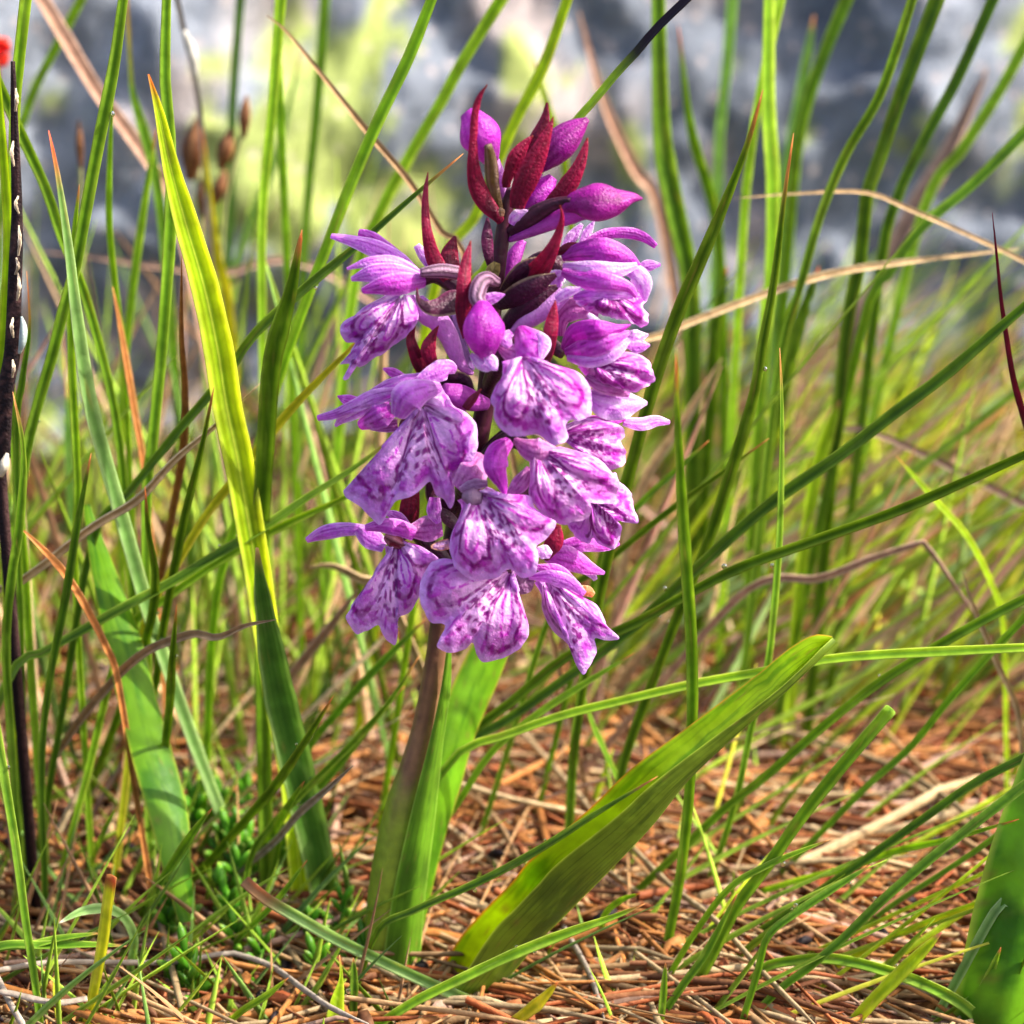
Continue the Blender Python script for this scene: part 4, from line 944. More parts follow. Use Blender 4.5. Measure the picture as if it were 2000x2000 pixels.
SL = ["long dark leaning blade, upper of the two that cross behind the upright blade", "long dark leaning blade, lower of the two that cross behind the upright blade", "green blade leaning over the folded leaf tip from the open straw",
 "light green nearly level blade passing behind the tip of the folded orchid leaf", "slim blade leaning beyond the square-ended blade", "dark leaning blade rising over the thin wavy blade above the straw", "green leaning blade starting beside the arched blade",
 "very thin leaning blade just under the thicker dark leaning blade", "thin wavy light blade lying almost flat over the straw", "dark blade slanting from behind the shaded-side flowers across the sedge", "lighter blade just below the dark one slanting past the sedge",
 "thin dark blade with a brown point behind the upright blade", "small slanting blade with a pale point next to the lowest sunny-side flowers", "light green blade lying in front of the orchid and its folded leaf", "thin lime blade drooping among blurred straw and grass",
 "light bent blade beside the lower end of the square-ended blade", "green blade sharing a root with the square-ended blade", "short upright sprig between the fallen pale stem and the long beige straw", "green blade with a kink rising next to the arched blade",
 "thin light blade branching up from the orchid stem", "dark slanting blade reaching the stem below the lowest shaded-side flower", "green slanting blade behind the middle of the bare stem", "slanting blade just under the lowest shaded-side flower", "small thin blade leaning the other way behind the folded leaf"]
for (pts, w, yb, yt, key), lb_ in zip(S_, SL): blade(pts, w, yb, yt, key, 'slant', label=lb_)
Lw = [
 ([(652, 1358), (600, 1440), (540, 1530), (470, 1612), (400, 1692), (330, 1760)], 20, 'g', -1.0, 'dk'),
 ([(595, 1525), (560, 1580), (520, 1650), (475, 1710)], 15, 'g', -.4, 'md'),
 ([(415, 1578), (382, 1620), (342, 1680), (302, 1742), (262, 1815)], 18, 'g', -1.0, 'md'),
 ([(228, 1575), (205, 1620), (185, 1670), (172, 1710)], 11, 'g', .0, 'lt'),
 ([(200, 1822), (120, 1832), (60, 1846), (-10, 1858)], 16, -1.2, -1.3, 'md'),
 ([(247, 1848), (180, 1845), (90, 1846), (-10, 1852)], 17, -1.2, -1.4, 'md'),
 ([(563, 1910), (520, 1945), (470, 1977), (425, 2020)], 17, 'g', -1.6, 'lt'),
 ([(600, 1680), (540, 1760), (470, 1830), (430, 1880)], 13, 'g', -.9, 'md'),
 ([(690, 1870), (692, 1930), (688, 2030)], 16, 'g', -1.3, 'dk'),
 ([(1250, 1745), (1210, 1760), (1180, 1790), (1170, 1850)], 12, 'g', -1.0, 'md'),
 ([(105, 1900), (112, 1960), (120, 2030)], 14, 'g', -1.4, 'yel'),
 ([(2010, 1752), (1975, 1762), (1945, 1778)], 20, -1.4, -1.6, 'pale'),
]
LL = ["long dark cut blade crossing in front of the sheath leaf", "short blade leaning beside the foot of the sheath leaf", "blade with a rolled tip in front of the foot of the broad blunt leaf", "tiny pointed blade behind the hooked blade", "flat lying blade, upper of a pair under the hooked blade",
 "flat lying blade, lower of a pair under the hooked blade", "pointed blade sprouting under the long bowed straw", "slanting sprout amid the tiny fleshy shoots", "dark sprout right behind the folded bright shoot", "short curled sprout at the end of the blade lying before the orchid",
 "thin yellow sprout beside the yellow cut blade", "pale stub lying against the wide mottled leaf"]
for (pts, w, yb, yt, key), lb_ in zip(Lw, LL): blade(pts, w, yb, yt, key, 'low', label=lb_)
Bk = [
 ([(160, -5), (110, 90), (60, 190), (20, 320), (0, 420)], 17, 9, 8, 'md'),
 ([(248, -5), (256, 160), (282, 260), (300, 330), (320, 470)], 17, 7, 7, 'md'),
 ([(305, 250), (268, 500), (246, 690), (236, 860), (235, 1000)], 17, 5, 5, 'lt'),
 ([(395, 250), (420, 480), (442, 570), (456, 720), (470, 900)], 18, 9, 8, 'yel'),
 ([(548, -5), (532, 200), (512, 420), (512, 640), (515, 800)], 18, 5, 5, 'lt'),
 ([(536, 20), (546, 200), (558, 450), (565, 620)], 15, 6, 6, 'lt'),
 ([(635, -5), (620, 200), (602, 380), (590, 600), (585, 800)], 16, 10, 10, 'md'),
 ([(470, -5), (455, 200), (450, 420), (440, 640)], 15, 11, 11, 'blue'),
 ([(590, 90), (540, 300), (480, 460), (440, 600), (420, 760)], 15, 12, 12, 'blue'),
 ([(980, -5), (900, 125), (860, 200), (790, 320), (740, 420), (690, 560)], 22, 6, 5, 'lt'),
 ([(1110, -5), (1062, 130), (1010, 230), (975, 310), (930, 420), (850, 560)], 19, 5, 5, 'lime'),
 ([(1040, 110), (1062, 180), (1085, 260), (1110, 380)], 13, 8, 8, 'lime'),
 ([(1285, -5), (1288, 150), (1295, 290), (1320, 420), (1345, 540), (1352, 680)], 34, 7, 7, 'dk'),
 ([(1325, 50), (1350, 250), (1392, 400), (1410, 560)], 18, 8, 8, 'md'),
 ([(1502, -5), (1500, 200), (1508, 350), (1506, 520), (1490, 680)], 28, 6, 6, 'lt'),
 ([(1525, -5), (1490, 150), (1465, 300), (1450, 460)], 18, 6.5, 6.5, 'lt'),
 ([(1782, -5), (1720, 180), (1652, 300), (1602, 420), (1562, 560), (1520, 720)], 18, 4.5, 4, 'dk'),
 ([(1832, -5), (1762, 180), (1722, 300), (1692, 390), (1682, 500), (1652, 660)], 26, 5, 5, 'dk'),
 ([(1942, -5), (1872, 150), (1802, 280), (1752, 390), (1720, 520)], 20, 6, 6, 'dk'),
 ([(2005, 255), (1900, 360), (1800, 445), (1740, 530), (1690, 620)], 22, 5, 5, 'md'),
 ([(1655, -5), (1612, 100), (1572, 220), (1550, 360)], 22, 9, 9, 'md'),
 ([(2005, 80), (1950, 180), (1880, 290), (1800, 420)], 20, 8, 8, 'md'),
 ([(1430, -5), (1420, 120), (1405, 260), (1400, 400)], 22, 11, 11, 'blue'),
 ([(1590, 30), (1560, 200), (1530, 360), (1520, 500)], 20, 12, 12, 'blue'),
 ([(1600, 520), (1560, 640), (1530, 760), (1500, 900)], 26, 6, 6, 'dk'),
 ([(1420, 520), (1400, 640), (1390, 780), (1380, 900)], 24, 7, 7, 'dk'),
 ([(120, 620), (130, 760), (135, 900)], 17, 6, 6, 'blue'),
 ([(1640, 780), (1600, 900), (1580, 1000), (1565, 1100)], 26, 5, 5, 'lime'),
]
for pts, w, yb, yt, key in Bk: blade(pts, w, yb, yt, key, 'back')
# --- dry stalks
D = [
 ([(80, -5), (130, 80), (190, 180), (240, 245), (292, 320), (350, 430)], 24, 8, 8, 'pink'),
 ([(355, 500), (355, 660), (362, 760), (358, 880), (336, 1010), (310, 1150), (280, 1290), (252, 1400), (222, 1570)], 14, 'g', .6, 'ora'),
 ([(512, 745), (420, 832), (340, 900), (270, 975), (180, 1030), (90, 1100), (20, 1150), (-30, 1185)], 15, 1.2, 1.0, 'bei'),
 ([(40, 1030), (100, 1090), (140, 1140), (175, 1200), (205, 1260), (230, 1330)], 14, .9, .6, 'ora'),
 ([(540, 1210), (480, 1222), (425, 1245), (380, 1238), (330, 1253), (290, 1270), (250, 1300), (220, 1332), (160, 1402), (100, 1490), (50, 1562), (15, 1620)], 16, 'g', -.7, 'tan'),
 ([(520, 30), (560, 62), (640, 160), (720, 260), (800, 355), (860, 450), (920, 540)], 11, 3.5, 4.5, 'tan'),
 ([(690, 1495), (640, 1540), (582, 1590), (540, 1640), (480, 1690), (420, 1722)], 14, 'g', -.6, 'gry'),
 ([(1430, 388), (1560, 378), (1690, 376), (1780, 410), (1900, 462), (2010, 515), (2130, 580), (2260, 680)], 8, 5, 4.5, 'bei'),
 ([(1990, 486), (1740, 515), (1600, 540), (1450, 590), (1290, 655), (1180, 720)], 13, 4, 5, 'bei'),
 ([(1930, 130), (1850, 300), (1780, 420), (1720, 545), (1660, 680)], 34, 11, 12, 'pink'),
 ([(1940, 1255), (1870, 1152), (1812, 1068), (1800, 1060), (1786, 1064), (1700, 1092), (1600, 1130), (1460, 1152)], 14, 3.5, 3, 'pink'),
 ([(1480, 930), (1600, 880), (1720, 850)], 14, 6, 6, 'pink'),
 ([(220, 560), (235, 640), (262, 800), (285, 950)], 13, 3, 3, 'ora'),
 ([(1880, 1115), (1900, 1180), (1950, 1300), (1990, 1400)], 11, 2, 1.8, 'bei'),
 ([(600, 1108), (650, 1106), (700, 1130), (760, 1170)], 18, 3, 3, 'bei'),
 ([(700, 1150), (640, 1230), (560, 1330), (500, 1420)], 18, 4, 3, 'pink'),
 ([(1130, 20), (1180, 200), (1240, 330), (1290, 420)], 20, 12, 12, 'pink'),
 ([(1410, 700), (1330, 830), (1250, 960)], 16, 6, 6, 'bei'),
 ([(55, 490), (160, 500), (300, 520), (430, 535), (640, 535)], 12, 10, 10, 'pink'),
]
for pts, w, yb, yt, key in D: blade(pts, w, yb, yt, key, 'dryup', tip=None, chan=.6)

# ------------------------------------------------------------------ straws on the ground
def straw_geo(P, w, key, sd, m=6, kink=True):
    n = len(P)
    a, d, l = (C(h) for h in GC[key]); k = np.random.default_rng(sd).uniform(0.45, 1.05)
    T, S, Nn = frame(P, 0.4)
    A = np.linspace(0, 2 * np.pi, m, endpoint=False)
    v = np.linspace(0, 1, n)
    nz = fbm(v * 9 + sd, v * 0 + sd * .7, 3)
    R = w * (0.85 + 0.4 * (nz - 0.4)) * np.clip((1 - v) / 0.08, 0.35, 1)
    V = P[:, None] + S[:, None] * (R[:, None] * np.cos(A))[..., None] + Nn[:, None] * (R[:, None] * 0.7 * np.sin(A))[..., None]
    AA, VV = np.meshgrid(A, v)
    c = lerp(np.broadcast_to(a * k, AA.shape + (3,)), d * k, sm(np.sin(AA * 2 + 1), 0, 1) * 0.5)
    c = lerp(c, l * k, sm(np.cos(AA), .3, 1) * 0.5)
    c = lerp(c, d * 0.7, sm(fbm(VV * 30 + sd, AA, 2), 0.48, 0.6) * 0.5)
    F = grid_faces(n, m, True)
    return V.reshape(-1, 3), F, c.reshape(-1, 3)
def caps(F, n, m): return [tuple(q) for q in F.tolist()] + [tuple(range(m))[::-1], tuple((n - 1) * m + j for j in range(m))]
SW = {'tan': 'tan', 'ora': 'orange-brown', 'brn': 'dark brown', 'pink': 'pinkish tan', 'bei': 'pale beige', 'rus': 'rusty red-brown', 'gry': 'grey'}
def straw(pts, w, key, h=0.12, label=None, lift=0.0):
    _bs[0] += 1
    P = np.array([ground_hit(px, py, h) for px, py in pts])
    P = catmull(P, 26)
    V, F, c = straw_geo(P, np.full(26, w * 0.5) * pxcm(P[:, 1]), key, _bs[0])
    lb, gp = LAB['dry']
    return add("dry_straw", V, caps(F, 26, 6), c, M_DRY, origin=P[0], label=label or f"long {SW[key]} straw lying on top of the litter", cat="straw", group=None if label else f"long {SW[key]} straws")
straw([(-20, 1898), (100, 1880), (250, 1880), (350, 1878), (440, 1862), (485, 1870), (535, 1890), (590, 1930), (650, 1970), (720, 2000)], 16, 'gry', .55, "long pale grey-pink straw bowed over the turf in front of the orchid")
straw([(170, 1950), (120, 1958), (80, 1954), (30, 1942), (-10, 1935)], 17, 'gry', .6, "broken whitish straw stub with a torn end")
TS = [([(-20, 1728), (80, 1738), (150, 1740), (250, 1722), (330, 1706), (380, 1690)], 12, 'brn', .4), ([(40, 1885), (200, 1905), (250, 1940), (330, 1975), (400, 2010)], 15, 'tan', .45),
 ([(-10, 1900), (20, 1960), (50, 2010)], 18, 'gry', .5), ([(457, 1893), (420, 1938), (380, 1958), (335, 1966)], 17, 'ora', .4), ([(400, 1860), (500, 1850), (600, 1838), (650, 1850), (710, 1866)], 13, 'ora', .35),
 ([(655, 1738), (570, 1790), (470, 1840), (390, 1872)], 14, 'ora', .35), ([(1230, 1650), (1310, 1730), (1400, 1800), (1500, 1910), (1600, 2010)], 15, 'bei', .5), ([(1240, 1860), (1350, 1940), (1440, 2010)], 13, 'bei', .4),
 ([(945, 1355), (1000, 1410), (1100, 1520), (1160, 1590)], 16, 'bei', .4), ([(870, 1520), (960, 1590), (1025, 1700)], 14, 'tan', .4), ([(885, 1528), (1000, 1560), (1155, 1593)], 14, 'bei', .6),
 ([(840, 1620), (890, 1670), (900, 1705)], 13, 'bei', .35), ([(850, 1600), (930, 1660), (1000, 1710)], 13, 'tan', .3), ([(640, 1855), (750, 1862), (900, 1862), (1000, 1845), (1090, 1825)], 13, 'tan', .5),
 ([(670, 1840), (770, 1810), (880, 1778)], 14, 'ora', .4), ([(650, 1945), (800, 1965), (950, 1985), (1050, 2005)], 14, 'tan', .45), ([(1100, 1810), (1150, 1900), (1180, 1990)], 15, 'gry', .4),
 ([(1060, 1860), (1110, 1930), (1150, 1990)], 13, 'tan', .35), ([(1330, 1620), (1450, 1720), (1560, 1800), (1680, 1880)], 14, 'tan', .35), ([(1500, 1420), (1700, 1480), (1850, 1560), (2000, 1700)], 15, 'bei', .5),
 ([(1880, 1640), (1940, 1680), (2010, 1740)], 20, 'tan', .6), ([(1700, 1400), (1800, 1500), (1860, 1560)], 13, 'tan', .5), ([(1150, 1480), (1300, 1440), (1420, 1420)], 12, 'ora', .3)]
for pts, w, key, h in TS: straw(pts, w, key, h)
R2 = np.random.default_rng(21)
def rand_straw(i, n=7):
    while True:
        px, py = R2.uniform(-150, 2150), R2.uniform(1120, 2080)
        if px < 700 and R2.random() < 0.5: continue
        break
    p = ground_hit(px, py, 0)
    a = R2.normal(-0.25, 0.42) if R2.random() < 0.75 else R2.uniform(0, 3.14)
    L = R2.uniform(1.2, 6.0); w = 0.018 + 0.05 * R2.random() ** 2.0
    d = np.array([math.cos(a), math.sin(a) * 1.4, 0]) * L / 2
    t = np.linspace(-1, 1, n)[:, None]
    bend = np.array([-d[1], d[0], 0]) * R2.uniform(-0.18, 0.18)
    P = p + d * t + bend * (t ** 2) + np.array([0, 0, 1]) * (R2.normal(0, 0.06) * t)
    P[:, 2] = ground(P[:, 0], P[:, 1]) + R2.uniform(0.02, 0.42) + R2.normal(0, 0.09) * t[:, 0] + 0.05 * np.sin(t[:, 0] * R2.uniform(1, 4))
    key = R2.choice(['tan', 'ora', 'brn', 'pink', 'bei', 'ora', 'tan', 'rus', 'brn', 'bei', 'rus', 'ora'])
    return P, np.full(n, w), key
for i in range(130):
    P, w, key = rand_straw(i)
    V, F, c = straw_geo(P, w * 1.15, key, i)
    add("dry_straw", V, caps(F, len(P), 6), c, M_DRY, origin=P[0], label=f"{SW[key]} straw lying in the litter", cat="straw", group=f"{SW[key]} straws in the litter")
def merged(gen, N, name, mat, label, cat, m):
    Vs, Fs, Cs = [], [], []; off = 0
    for i in range(N):
        V, F, c = gen(i); Vs.append(V); Fs.append(F + off); Cs.append(c); off += len(V)
    return add(name, np.concatenate(Vs), np.concatenate(Fs), np.concatenate(Cs), mat, kind="stuff", label=label, cat=cat)
def g_straw(i):
    P, w, key = rand_straw(i, 5)
    P[:, 2] -= R2.uniform(0.0, 0.25)
    return straw_geo(P, w, key, i, 5)
merged(g_straw, 3800, "straw_litter", M_DRY, "thick brown and tan straw litter covering the ground", "litter", 5)

def g_flake(i):
    px, py = R2.uniform(-100, 2100), R2.uniform(1150, 2060)
    p = ground_hit(px, py); L = R2.uniform(.06, .22); a_ = R2.uniform(0, 6.28)
    t = np.linspace(-1, 1, 5)[:, None]; d = np.array([math.cos(a_), math.sin(a_), R2.normal(0, .4)])
    P = p + d * t * L + np.array([0, 0, R2.uniform(.05, .35)]) + np.array([0, 0, 1]) * (1 - t ** 2) * L * .3
    w = np.array([.2, .9, 1, .8, .15]) * L * R2.uniform(.3, .6)
    V, F, c = straw_geo(P, w, R2.choice(['rus', 'brn', 'brn', 'pink', 'ora', 'blk']), i + 77, 5)
    return V, F, c
merged(g_flake, 900, "litter_crumbs", M_DRY, "brown leaf crumbs and bark scraps scattered in the straw", "litter", 5)

# ------------------------------------------------------------------ mass of grass behind
def g_blade(x, y, h, lean, curve, w, key, sd, n=11):
    t = np.linspace(0, 1, n)
    dx, dy = lean
    P = np.stack([x + dx * h * (t + curve * t ** 2), y + dy * h * t ** 1.3, ground(x, y) - 0.15 + h * (t - 0.25 * abs(curve) * t ** 2)], 1)
    ww = w * 0.5 * np.clip((1 - t) / 0.5, 0.04, 1) ** 0.7
    T, S, Nn = frame(P, np.random.default_rng(sd).uniform(-1, 1))
    a, d, l = (C(q) for q in GC[key]); rs = np.random.default_rng(sd); k = rs.uniform(.75, 1.25)
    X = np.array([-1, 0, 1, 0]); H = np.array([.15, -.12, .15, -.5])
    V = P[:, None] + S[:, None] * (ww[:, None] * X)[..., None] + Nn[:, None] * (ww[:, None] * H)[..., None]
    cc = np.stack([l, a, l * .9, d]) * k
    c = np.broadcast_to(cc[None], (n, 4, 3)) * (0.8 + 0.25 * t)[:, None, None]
    return V.reshape(-1, 3), grid_faces(n, 4, True), c.reshape(-1, 3)
R3 = np.random.default_rng(5)
def rand_back(zone):
    if zone == 'R':      # dense leaning tussock on the sunny side
        y = R3.uniform(5, 20); x = R3.uniform(0.3, 9.5) * (1 + y / 45); h = R3.uniform(1.5, 5.5) * (1.2 - y * 0.018)
        lean = (R3.normal(0.75, 0.4), R3.normal(0, .2)); key = R3.choice(['md', 'lt', 'lime', 'yel', 'lt', 'bei', 'tan', 'lime', 'pale', 'bei', 'pink', 'bei'])
    elif zone == 'L':    # upright tussock
        y = R3.uniform(4, 15); x = R3.uniform(-10, -0.5) * (1 + y / 45); h = R3.uniform(2, 8) * (1.1 - y * 0.02)
        lean = (R3.normal(0.08, 0.3), R3.normal(0, .15)); key = R3.choice(['md', 'lt', 'lt', 'blue', 'md', 'bei', 'pink', 'dk', 'bei'])
    else:                # short turf everywhere behind
        y = R3.uniform(7, 21); x = R3.uniform(-11, 11) * (1 + y / 40); h = R3.uniform(0.7, 2.4)
        lean = (R3.normal(0.3, 0.8), R3.normal(0, .3)); key = R3.choice(['md', 'lt', 'lime', 'dk', 'tan', 'bei', 'blue', 'yel', 'pink', 'brn'])
    return x, y, h, lean, R3.uniform(-.3, .3), R3.uniform(0.06, 0.13), key
def mk(zone):
    def g(i):
        x, y, h, lean, cv, w, key = rand_back(zone)
        return g_blade(x, y, h, lean, cv, w, key, i * 7 + len(zone))
    return g
def g_mix(i):
    z = 'R' if i % 20 < 9 else ('L' if i % 20 < 11 else 'T')
    return mk(z)(i)
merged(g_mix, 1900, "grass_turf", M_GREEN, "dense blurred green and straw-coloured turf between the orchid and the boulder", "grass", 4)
for i in range(60):     # single background blades
    zone = 'L' if i < 24 else 'R'
    x, y, h, lean, cv, w, key = rand_back(zone)
    while key in ('bei', 'tan', 'pink'): key = R3.choice(['md', 'lt', 'dk'])
    y = max(y, 4.0); h = h * 1.2 + 1.0
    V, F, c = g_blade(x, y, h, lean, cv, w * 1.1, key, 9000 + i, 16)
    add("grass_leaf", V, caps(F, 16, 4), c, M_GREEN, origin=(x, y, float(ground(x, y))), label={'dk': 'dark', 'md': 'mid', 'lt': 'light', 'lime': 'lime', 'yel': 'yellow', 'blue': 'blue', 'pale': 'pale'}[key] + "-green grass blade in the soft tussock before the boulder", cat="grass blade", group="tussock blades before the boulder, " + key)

R5 = np.random.default_rng(77)
for i in range(58):     # thin blades leaning over the open straw on the sunny side
    px, py = R5.uniform(1080, 2080), R5.uniform(1330, 2050)
    p = ground_hit(px, py)
    key = R5.choice(['md', 'lt', 'lime', 'lt', 'dk', 'yel']); h = R5.uniform(1.0, 2.6)
    V, F, c = g_blade(p[0], p[1], h, (abs(R5.normal(1.0, 0.5)), R5.normal(0.1, .25)), R5.uniform(-.1, .35), R5.uniform(.05, .095), key, 500 + i, 16)
    add("grass_leaf", V, caps(F, 16, 4), c, M_GREEN, origin=p, label=f"thin {dict(md='mid-green', lt='light-green', lime='lime', dk='dark-green', yel='yellow-green')[key]} blade leaning over the open straw", cat="grass blade", group=f"thin leaning blades over the straw, {key}")
for i in range(64):     # thin dry stalks leaning every way through the turf
    left = i % 2 == 0
    px, py = (R5.uniform(-60, 900), R5.uniform(1150, 1800)) if left else (R5.uniform(900, 2060), R5.uniform(1050, 1500))
    p = ground_hit(px, py); p[1] = max(p[1], 0.8)
    key = R5.choice(['bei', 'pink', 'tan', 'bei']); h = R5.uniform(1.2, 4.5) if left else R5.uniform(.5, 2.4)
    V, F, c = g_blade(p[0], p[1], h, (R5.normal(0.5, 0.7) * (1 if left else 1.7), R5.normal(0.1, .3)), R5.uniform(-.3, .3), R5.uniform(.05, .09), key, 800 + i, 14)
    add("dry_stalk", V, caps(F, 14, 4), c, M_DRY, origin=p, label=f"thin {SW[key]} dead stalk poking slantwise through the turf", cat="dry grass", group=f"thin {SW[key]} dead stalks in the turf")

# short foreground sprouts hugging the ground on the shaded side
def g_fore(i):
    while True:
        px, py = R3.uniform(-100, 1500), R3.uniform(1250, 2060)
        if px < 620 or (R3.random() < 0.12): break
    p = ground_hit(px, py)
    return g_blade(p[0], p[1], R3.uniform(0.5, 2.0), (R3.normal(.25, .6), R3.normal(.1, .3)), R3.uniform(-.3, .3), R3.uniform(.04, .085), R3.choice(['md', 'dk', 'lt', 'dk', 'blue', 'tan']), i + 31, 8)
merged(g_fore, 420, "grass_sprouts", M_GREEN, "thin short grass sprouts growing through the litter", "grass", 4)

# ------------------------------------------------------------------ broad leaves of other plants
P_L = unproj(360, 1770, -0.2)
def leaf_thing(name, geo, mat, label, origin): return add(name, *geo, mat, origin=origin, label=label, cat="leaf")
leaf_thing("broad_leaf", ribbon([(368, 1800, .1), (348, 1690, .3), (332, 1590, .6), (302, 1480, .9), (272, 1370, 1.1), (246, 1260, 1.3), (214, 1150, 1.5), (188, 1060, 1.6), (170, 985, 1.7)],
    [40, 62, 84, 88, 82, 80, 66, 42, 14], leaf_paint('#6a9a14', '#47800c', '#a4ac34', 7, 0.3), cup=.2, roll=.35, n=70, m=17, thick=.02), M_LEAF,
    "broad bright green blunt-tipped leaf standing among thin grass blades", unproj(368, 1800, .1))
leaf_thing("broad_leaf", loft([[(1840, 2080, -1.5), (1862, 1960, -1.4), (1885, 1850, -1.3), (1905, 1760, -1.2), (1936, 1650, -1.1), (1975, 1540, -.9), (2030, 1400, -.7), (2100, 1250, -.6)],
    [(1950, 2090, -1.75), (1975, 1960, -1.7), (2000, 1850, -1.6), (2020, 1750, -1.5), (2040, 1640, -1.35), (2065, 1530, -1.1), (2090, 1390, -.85), (2106, 1250, -.6)],
    [(2090, 2100, -1.4), (2120, 1960, -1.3), (2140, 1850, -1.2), (2150, 1750, -1.1), (2150, 1640, -1.0), (2140, 1530, -.8), (2125, 1390, -.7), (2112, 1252, -.6)]],
    leaf_paint('#74ac1e', '#3f7a12', '#b4c858', 9, 0.25), n=60, m=17), M_LEAF,
    "wide green mottled leaf standing behind the short tan-tipped shoot", unproj(1840, 2080, -1.5))

# ------------------------------------------------------------------ black withered stem
wp = [(8, 1000, 1.0), (8, 880, .9), (14, 760, .8), (26, 690, .75), (31, 560, .7), (35, 420, .7), (30, 260, .7), (26, 120, .7)]
wb = unproj(8, 1000, 1.0); wbase = np.array([wb[0], wb[1], float(ground(wb[0], wb[1])) - .2])
ws_ = empty("withered_stem", wbase, "black withered stem with peeling whitish skin beside a green blade", "stem")
def bark(A, V, s):
    nz = fbm(np.cos(A) * 2 + 3, V * 40 + np.sin(A) * 1.5, 3)
    return lerp(np.broadcast_to(C('#1d1418'), A.shape + (3,)), C('#4a3230'), sm(nz, .42, .6))
wpts = [tuple(wbase)] + [tuple(p) for p in unproj(*[np.array(wp)[:, i] for i in range(3)])]
add("stalk", *tube(wpts, [11, 12, 14, 15, 15, 16, 15, 15, 14, 13, 12, 9, 4], bark, n=90, m=12, world=True, lobes=3, lob=.2), M_BARK, parent=ws_, origin=wbase)
for (a, b_, dx, ln) in [(34, 560, 5, 55), (27, 640, -3, 40), (36, 470, 4, 60), (28, 300, -4, 50), (38, 400, -6, 35), (24, 720, 4, 36), (30, 520, 7, 34), (30, 195, 4, 46)]:
    add("peel", *ribbon([(a, b_ + ln / 2, .52), (a + dx, b_, .46), (a + dx * .3, b_ - ln / 2, .52)], [4, 8, 3], leaf_paint('#c9b79c', '#8f7a66', '#e4d8c4', 3, .3), cup=.6, roll=.5, n=14, m=5, wave=.3, seed=a), M_DRY, parent=ws_, origin=wbase)
add("seed_husk", *tube([(38, 690, .45), (44, 668, .42), (46, 640, .42), (42, 618, .45)], [3, 7, 7, 2], tube_paint('#9fb0ac', '#8fa09c', '#e4ece8', 4, .4), n=16, m=10), M_DRY,
    origin=unproj(44, 655, .45), label="small pale blue-white seed husk clinging to the withered stem", cat="husk")
add("seed_husk", *tube([(2, 930, .6), (8, 910, .55), (14, 885, .6)], [4, 10, 3], tube_paint('#cfc4ae', '#a09078', '#ece4d4', 4, .4), n=14, m=10), M_DRY,
    origin=unproj(8, 910, .55), label="small cream husk low on the withered stem", cat="husk")

# ------------------------------------------------------------------ brown sedge heads
def sedge(pts, spikes, y, label):
    A = np.array([(a, b_, y) for a, b_ in pts], float)
    Pw = unproj(A[:, 0], A[:, 1], A[:, 2]); r0 = Pw[0].copy(); r0[2] = float(ground(r0[0], r0[1])) - .1
    e = empty("sedge", r0, label, "sedge", "brown sedge heads before the boulder")
    add("stalk", *tube([tuple(r0)] + [tuple(q) for q in Pw], [4] * (len(Pw) + 1), tube_paint('#8a8a58', '#5f6a38', '#b0b080', 3, .3), n=30, m=6, world=True), M_STEM, parent=e, origin=r0)
    for (a, b_, c_, d_, r) in spikes:
        add("spikelet", *tube([(a, b_, y), ((a + c_) / 2, (b_ + d_) / 2, y - .05), (c_, d_, y)], [r * .4, r, r * .2], tube_paint('#6a3a22', '#43200f', '#a8794e', 5, .7), n=16, m=10, lobes=5, lob=.12), M_DRY, parent=e, origin=r0)
sedge([(430, 760), (432, 560), (440, 400), (478, 240)], [(432, 330, 452, 250, 15), (476, 268, 482, 185, 11), (420, 400, 440, 330, 12)], 9, "brown sedge head with two narrow spikelets before the lichen")
sedge([(395, 700), (392, 480), (388, 330)], [(372, 350, 388, 230, 22), (396, 420, 402, 340, 14)], 10, "stout dark brown sedge head beside the pleated blade")
sedge([(165, 620), (160, 440), (156, 300)], [(158, 330, 154, 235, 7)], 8, "thin dark dried sedge head against the bare rock")
add("seed_husk", *tube([(360, 60, 8), (375, 100, 8), (384, 150, 8)], [4, 9, 4], tube_paint('#c8c4ba', '#989080', '#efece4', 3, .3), n=14, m=8), M_DRY, origin=unproj(375, 100, 8), label="whitish husk on a dark dried stalk near the boulder", cat="husk")
blade([(345, -5), (362, 70), (378, 140), (392, 230), (400, 330), (410, 480)], 11, 8.2, 8.2, 'gry', 'dryup', tip=None)
# small red leaf rosette at the border
rl = unproj(-5, 110, 9); rl0 = rl.copy(); rl0[2] = float(ground(rl[0], rl[1]))
e = empty("red_leaved_sprig", rl0, "blurred orange-red sprig beside the withered black stem", "sprig")
add("stalk", *tube([tuple(rl0), tuple((rl + rl0) / 2), tuple(rl)], [3, 3, 3], tube_paint('#7a4a2a', '#5a3018', '#9a6a3a'), n=14, m=6, world=True), M_STEM, parent=e, origin=rl0)
for dx, dy, w in [(-12, -40, 32), (18, -30, 34), (16, 25, 34), (-14, 36, 30), (2, -5, 36)]:
    add("leaf", *ribbon([(-6, 106, 9), (-4 + dx * .6, 104 + dy * .6, 8.9), (-4 + dx, 104 + dy, 8.95)], [10, w, 8], leaf_paint('#d8331c', '#c4451a', '#e87a3a', 3, .2), cup=.3, n=12, m=7), M_LEAF, parent=e, origin=rl0)

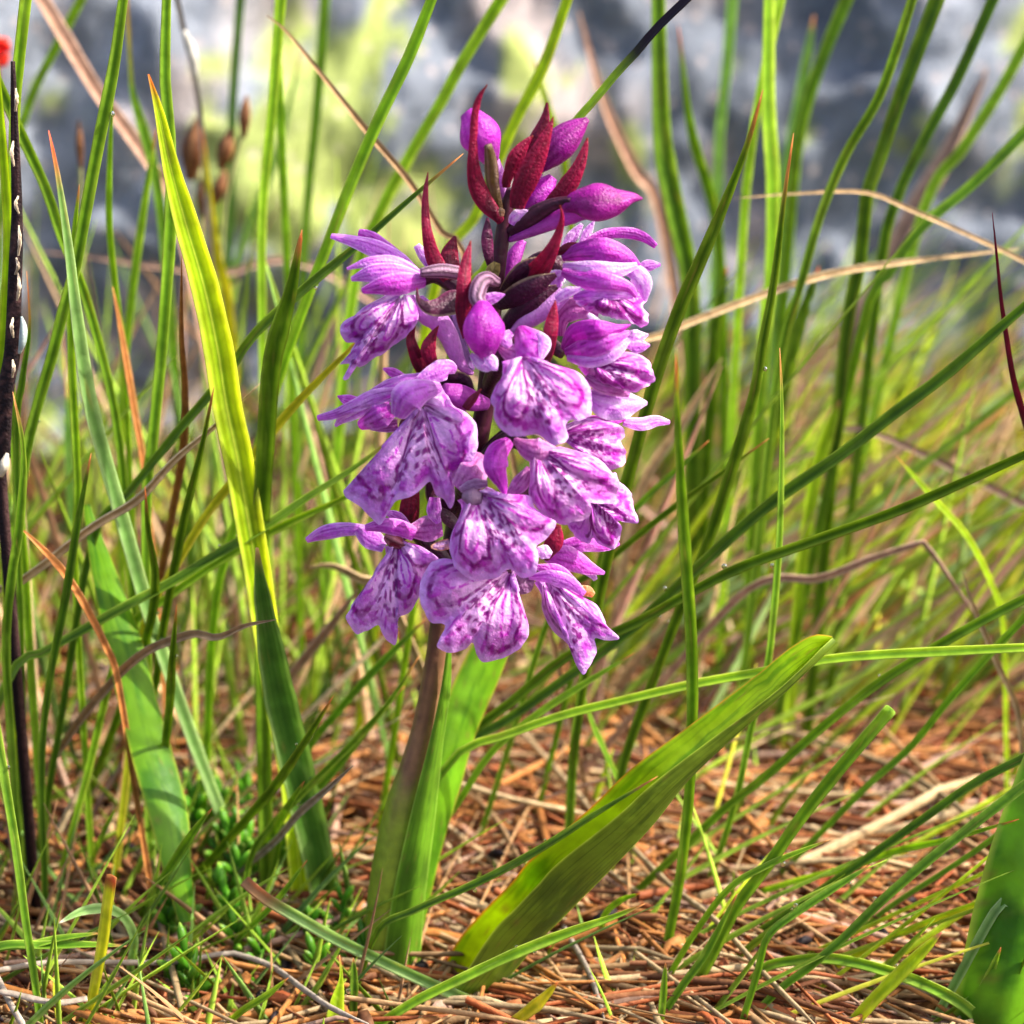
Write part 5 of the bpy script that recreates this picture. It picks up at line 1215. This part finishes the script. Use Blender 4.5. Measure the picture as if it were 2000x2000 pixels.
# ------------------------------------------------------------------ fleshy moss-like shoots at the foot of the turf
lm = tube([(0, 0, 0), (0, 0.02, 0.12), (0, 0.05, 0.24), (0, 0.09, 0.34)], [0.02, 0.05, 0.045, 0.008], lambda A, V, s: lerp(lerp(np.broadcast_to(C('#5f9a20'), A.shape + (3,)), C('#3f7a18'), sm(1 - V, .4, 1)), C('#b8d05a'), sm(V, .8, 1)), n=9, m=7, world=True, rcm=True)
LM = []
for kk, tint in enumerate((1.0, 0.75, 1.2)):
    me = mesh_data("leaflet", lm[0], lm[1], lm[2] * tint); me.materials.append(M_MOSS); LM.append(me)
R4 = np.random.default_rng(11)
spots = [(R4.normal(440, 70), R4.normal(1740, 60)) for _ in range(16)] + [(R4.uniform(330, 700), R4.uniform(1830, 1990)) for _ in range(12)] + [(560, 1700), (600, 1730), (380, 1660), (330, 1720), (420, 1650)]
for px, py in spots:
    p = ground_hit(px, py); p[2] -= 0.05
    e = empty("mossy_shoot", p, "tiny fleshy green shoot with crowded leaflets in the damp turf", "shoot", "tiny fleshy shoots in the turf")
    H = R4.uniform(0.35, 0.8); tilt = R4.normal(0, .25, 2)
    add("stem", *tube([tuple(p), (p[0] + tilt[0] * H / 2, p[1] + tilt[1] * H / 2, p[2] + H / 2), (p[0] + tilt[0] * H, p[1] + tilt[1] * H, p[2] + H)], [.03, .03, .02], tube_paint('#6a8a30', '#4a6a20', '#8aa850'), n=6, m=6, world=True, rcm=True), M_MOSS, parent=e, origin=p)
    for j in range(9):
        ob = bpy.data.objects.new("leaflet", LM[R4.integers(3)]); COL.link(ob); ob.parent = e
        hh = H * (0.2 + 0.8 * j / 8)
        ob.location = np.array([tilt[0] * hh, tilt[1] * hh, hh]) * .01
        ob.rotation_euler = (-R4.uniform(.5, 1.1) * (1 - 0.8 * j / 8), 0, j * 2.4 + R4.uniform(0, .5)); s = R4.uniform(.7, 1.2); ob.scale = (s, s, s)

# ------------------------------------------------------------------ dew drops on the blades
md = bpy.data.materials.new("water"); md.use_nodes = True
pw_ = md.node_tree.nodes["Principled BSDF"]; pw_.inputs["Transmission Weight"].default_value = 1.0; pw_.inputs["Roughness"].default_value = 0.02; pw_.inputs["IOR"].default_value = 1.33
ph, th_ = np.meshgrid(np.linspace(0, np.pi, 9), np.linspace(0, 2 * np.pi, 12, endpoint=False), indexing='ij')
sv = np.stack([np.sin(ph) * np.cos(th_), np.sin(ph) * np.sin(th_), np.cos(ph)], -1).reshape(-1, 3)
dm = mesh_data("dew_drop", sv, grid_faces(9, 12, True), np.ones((len(sv), 3))); dm.materials.append(md)
R6 = np.random.default_rng(3)
cand = [b_ for b_ in BL if b_[2] in ('dk', 'md', 'lt', 'lime') and b_[0][:, 1].min() < 1.0]
for i in range(46):
    P, ww, key = cand[R6.integers(len(cand))]
    j = R6.integers(12, 38)
    T, S, Nn = frame(P, 0)
    r = R6.uniform(0.012, 0.030); sgn = R6.choice([-1, 1])
    p = P[j] + S[j] * sgn * (ww[j] + r * 0.5) + Nn[j] * r * .3
    ob = bpy.data.objects.new("dew_drop", dm); COL.link(ob); ob.location = p * .01; ob.scale = (r, r, r * 1.05)
    ob["label"] = "tiny clear dew drop clinging to the edge of a grass blade"; ob["category"] = "drop"; ob["group"] = "dew drops on the grass"
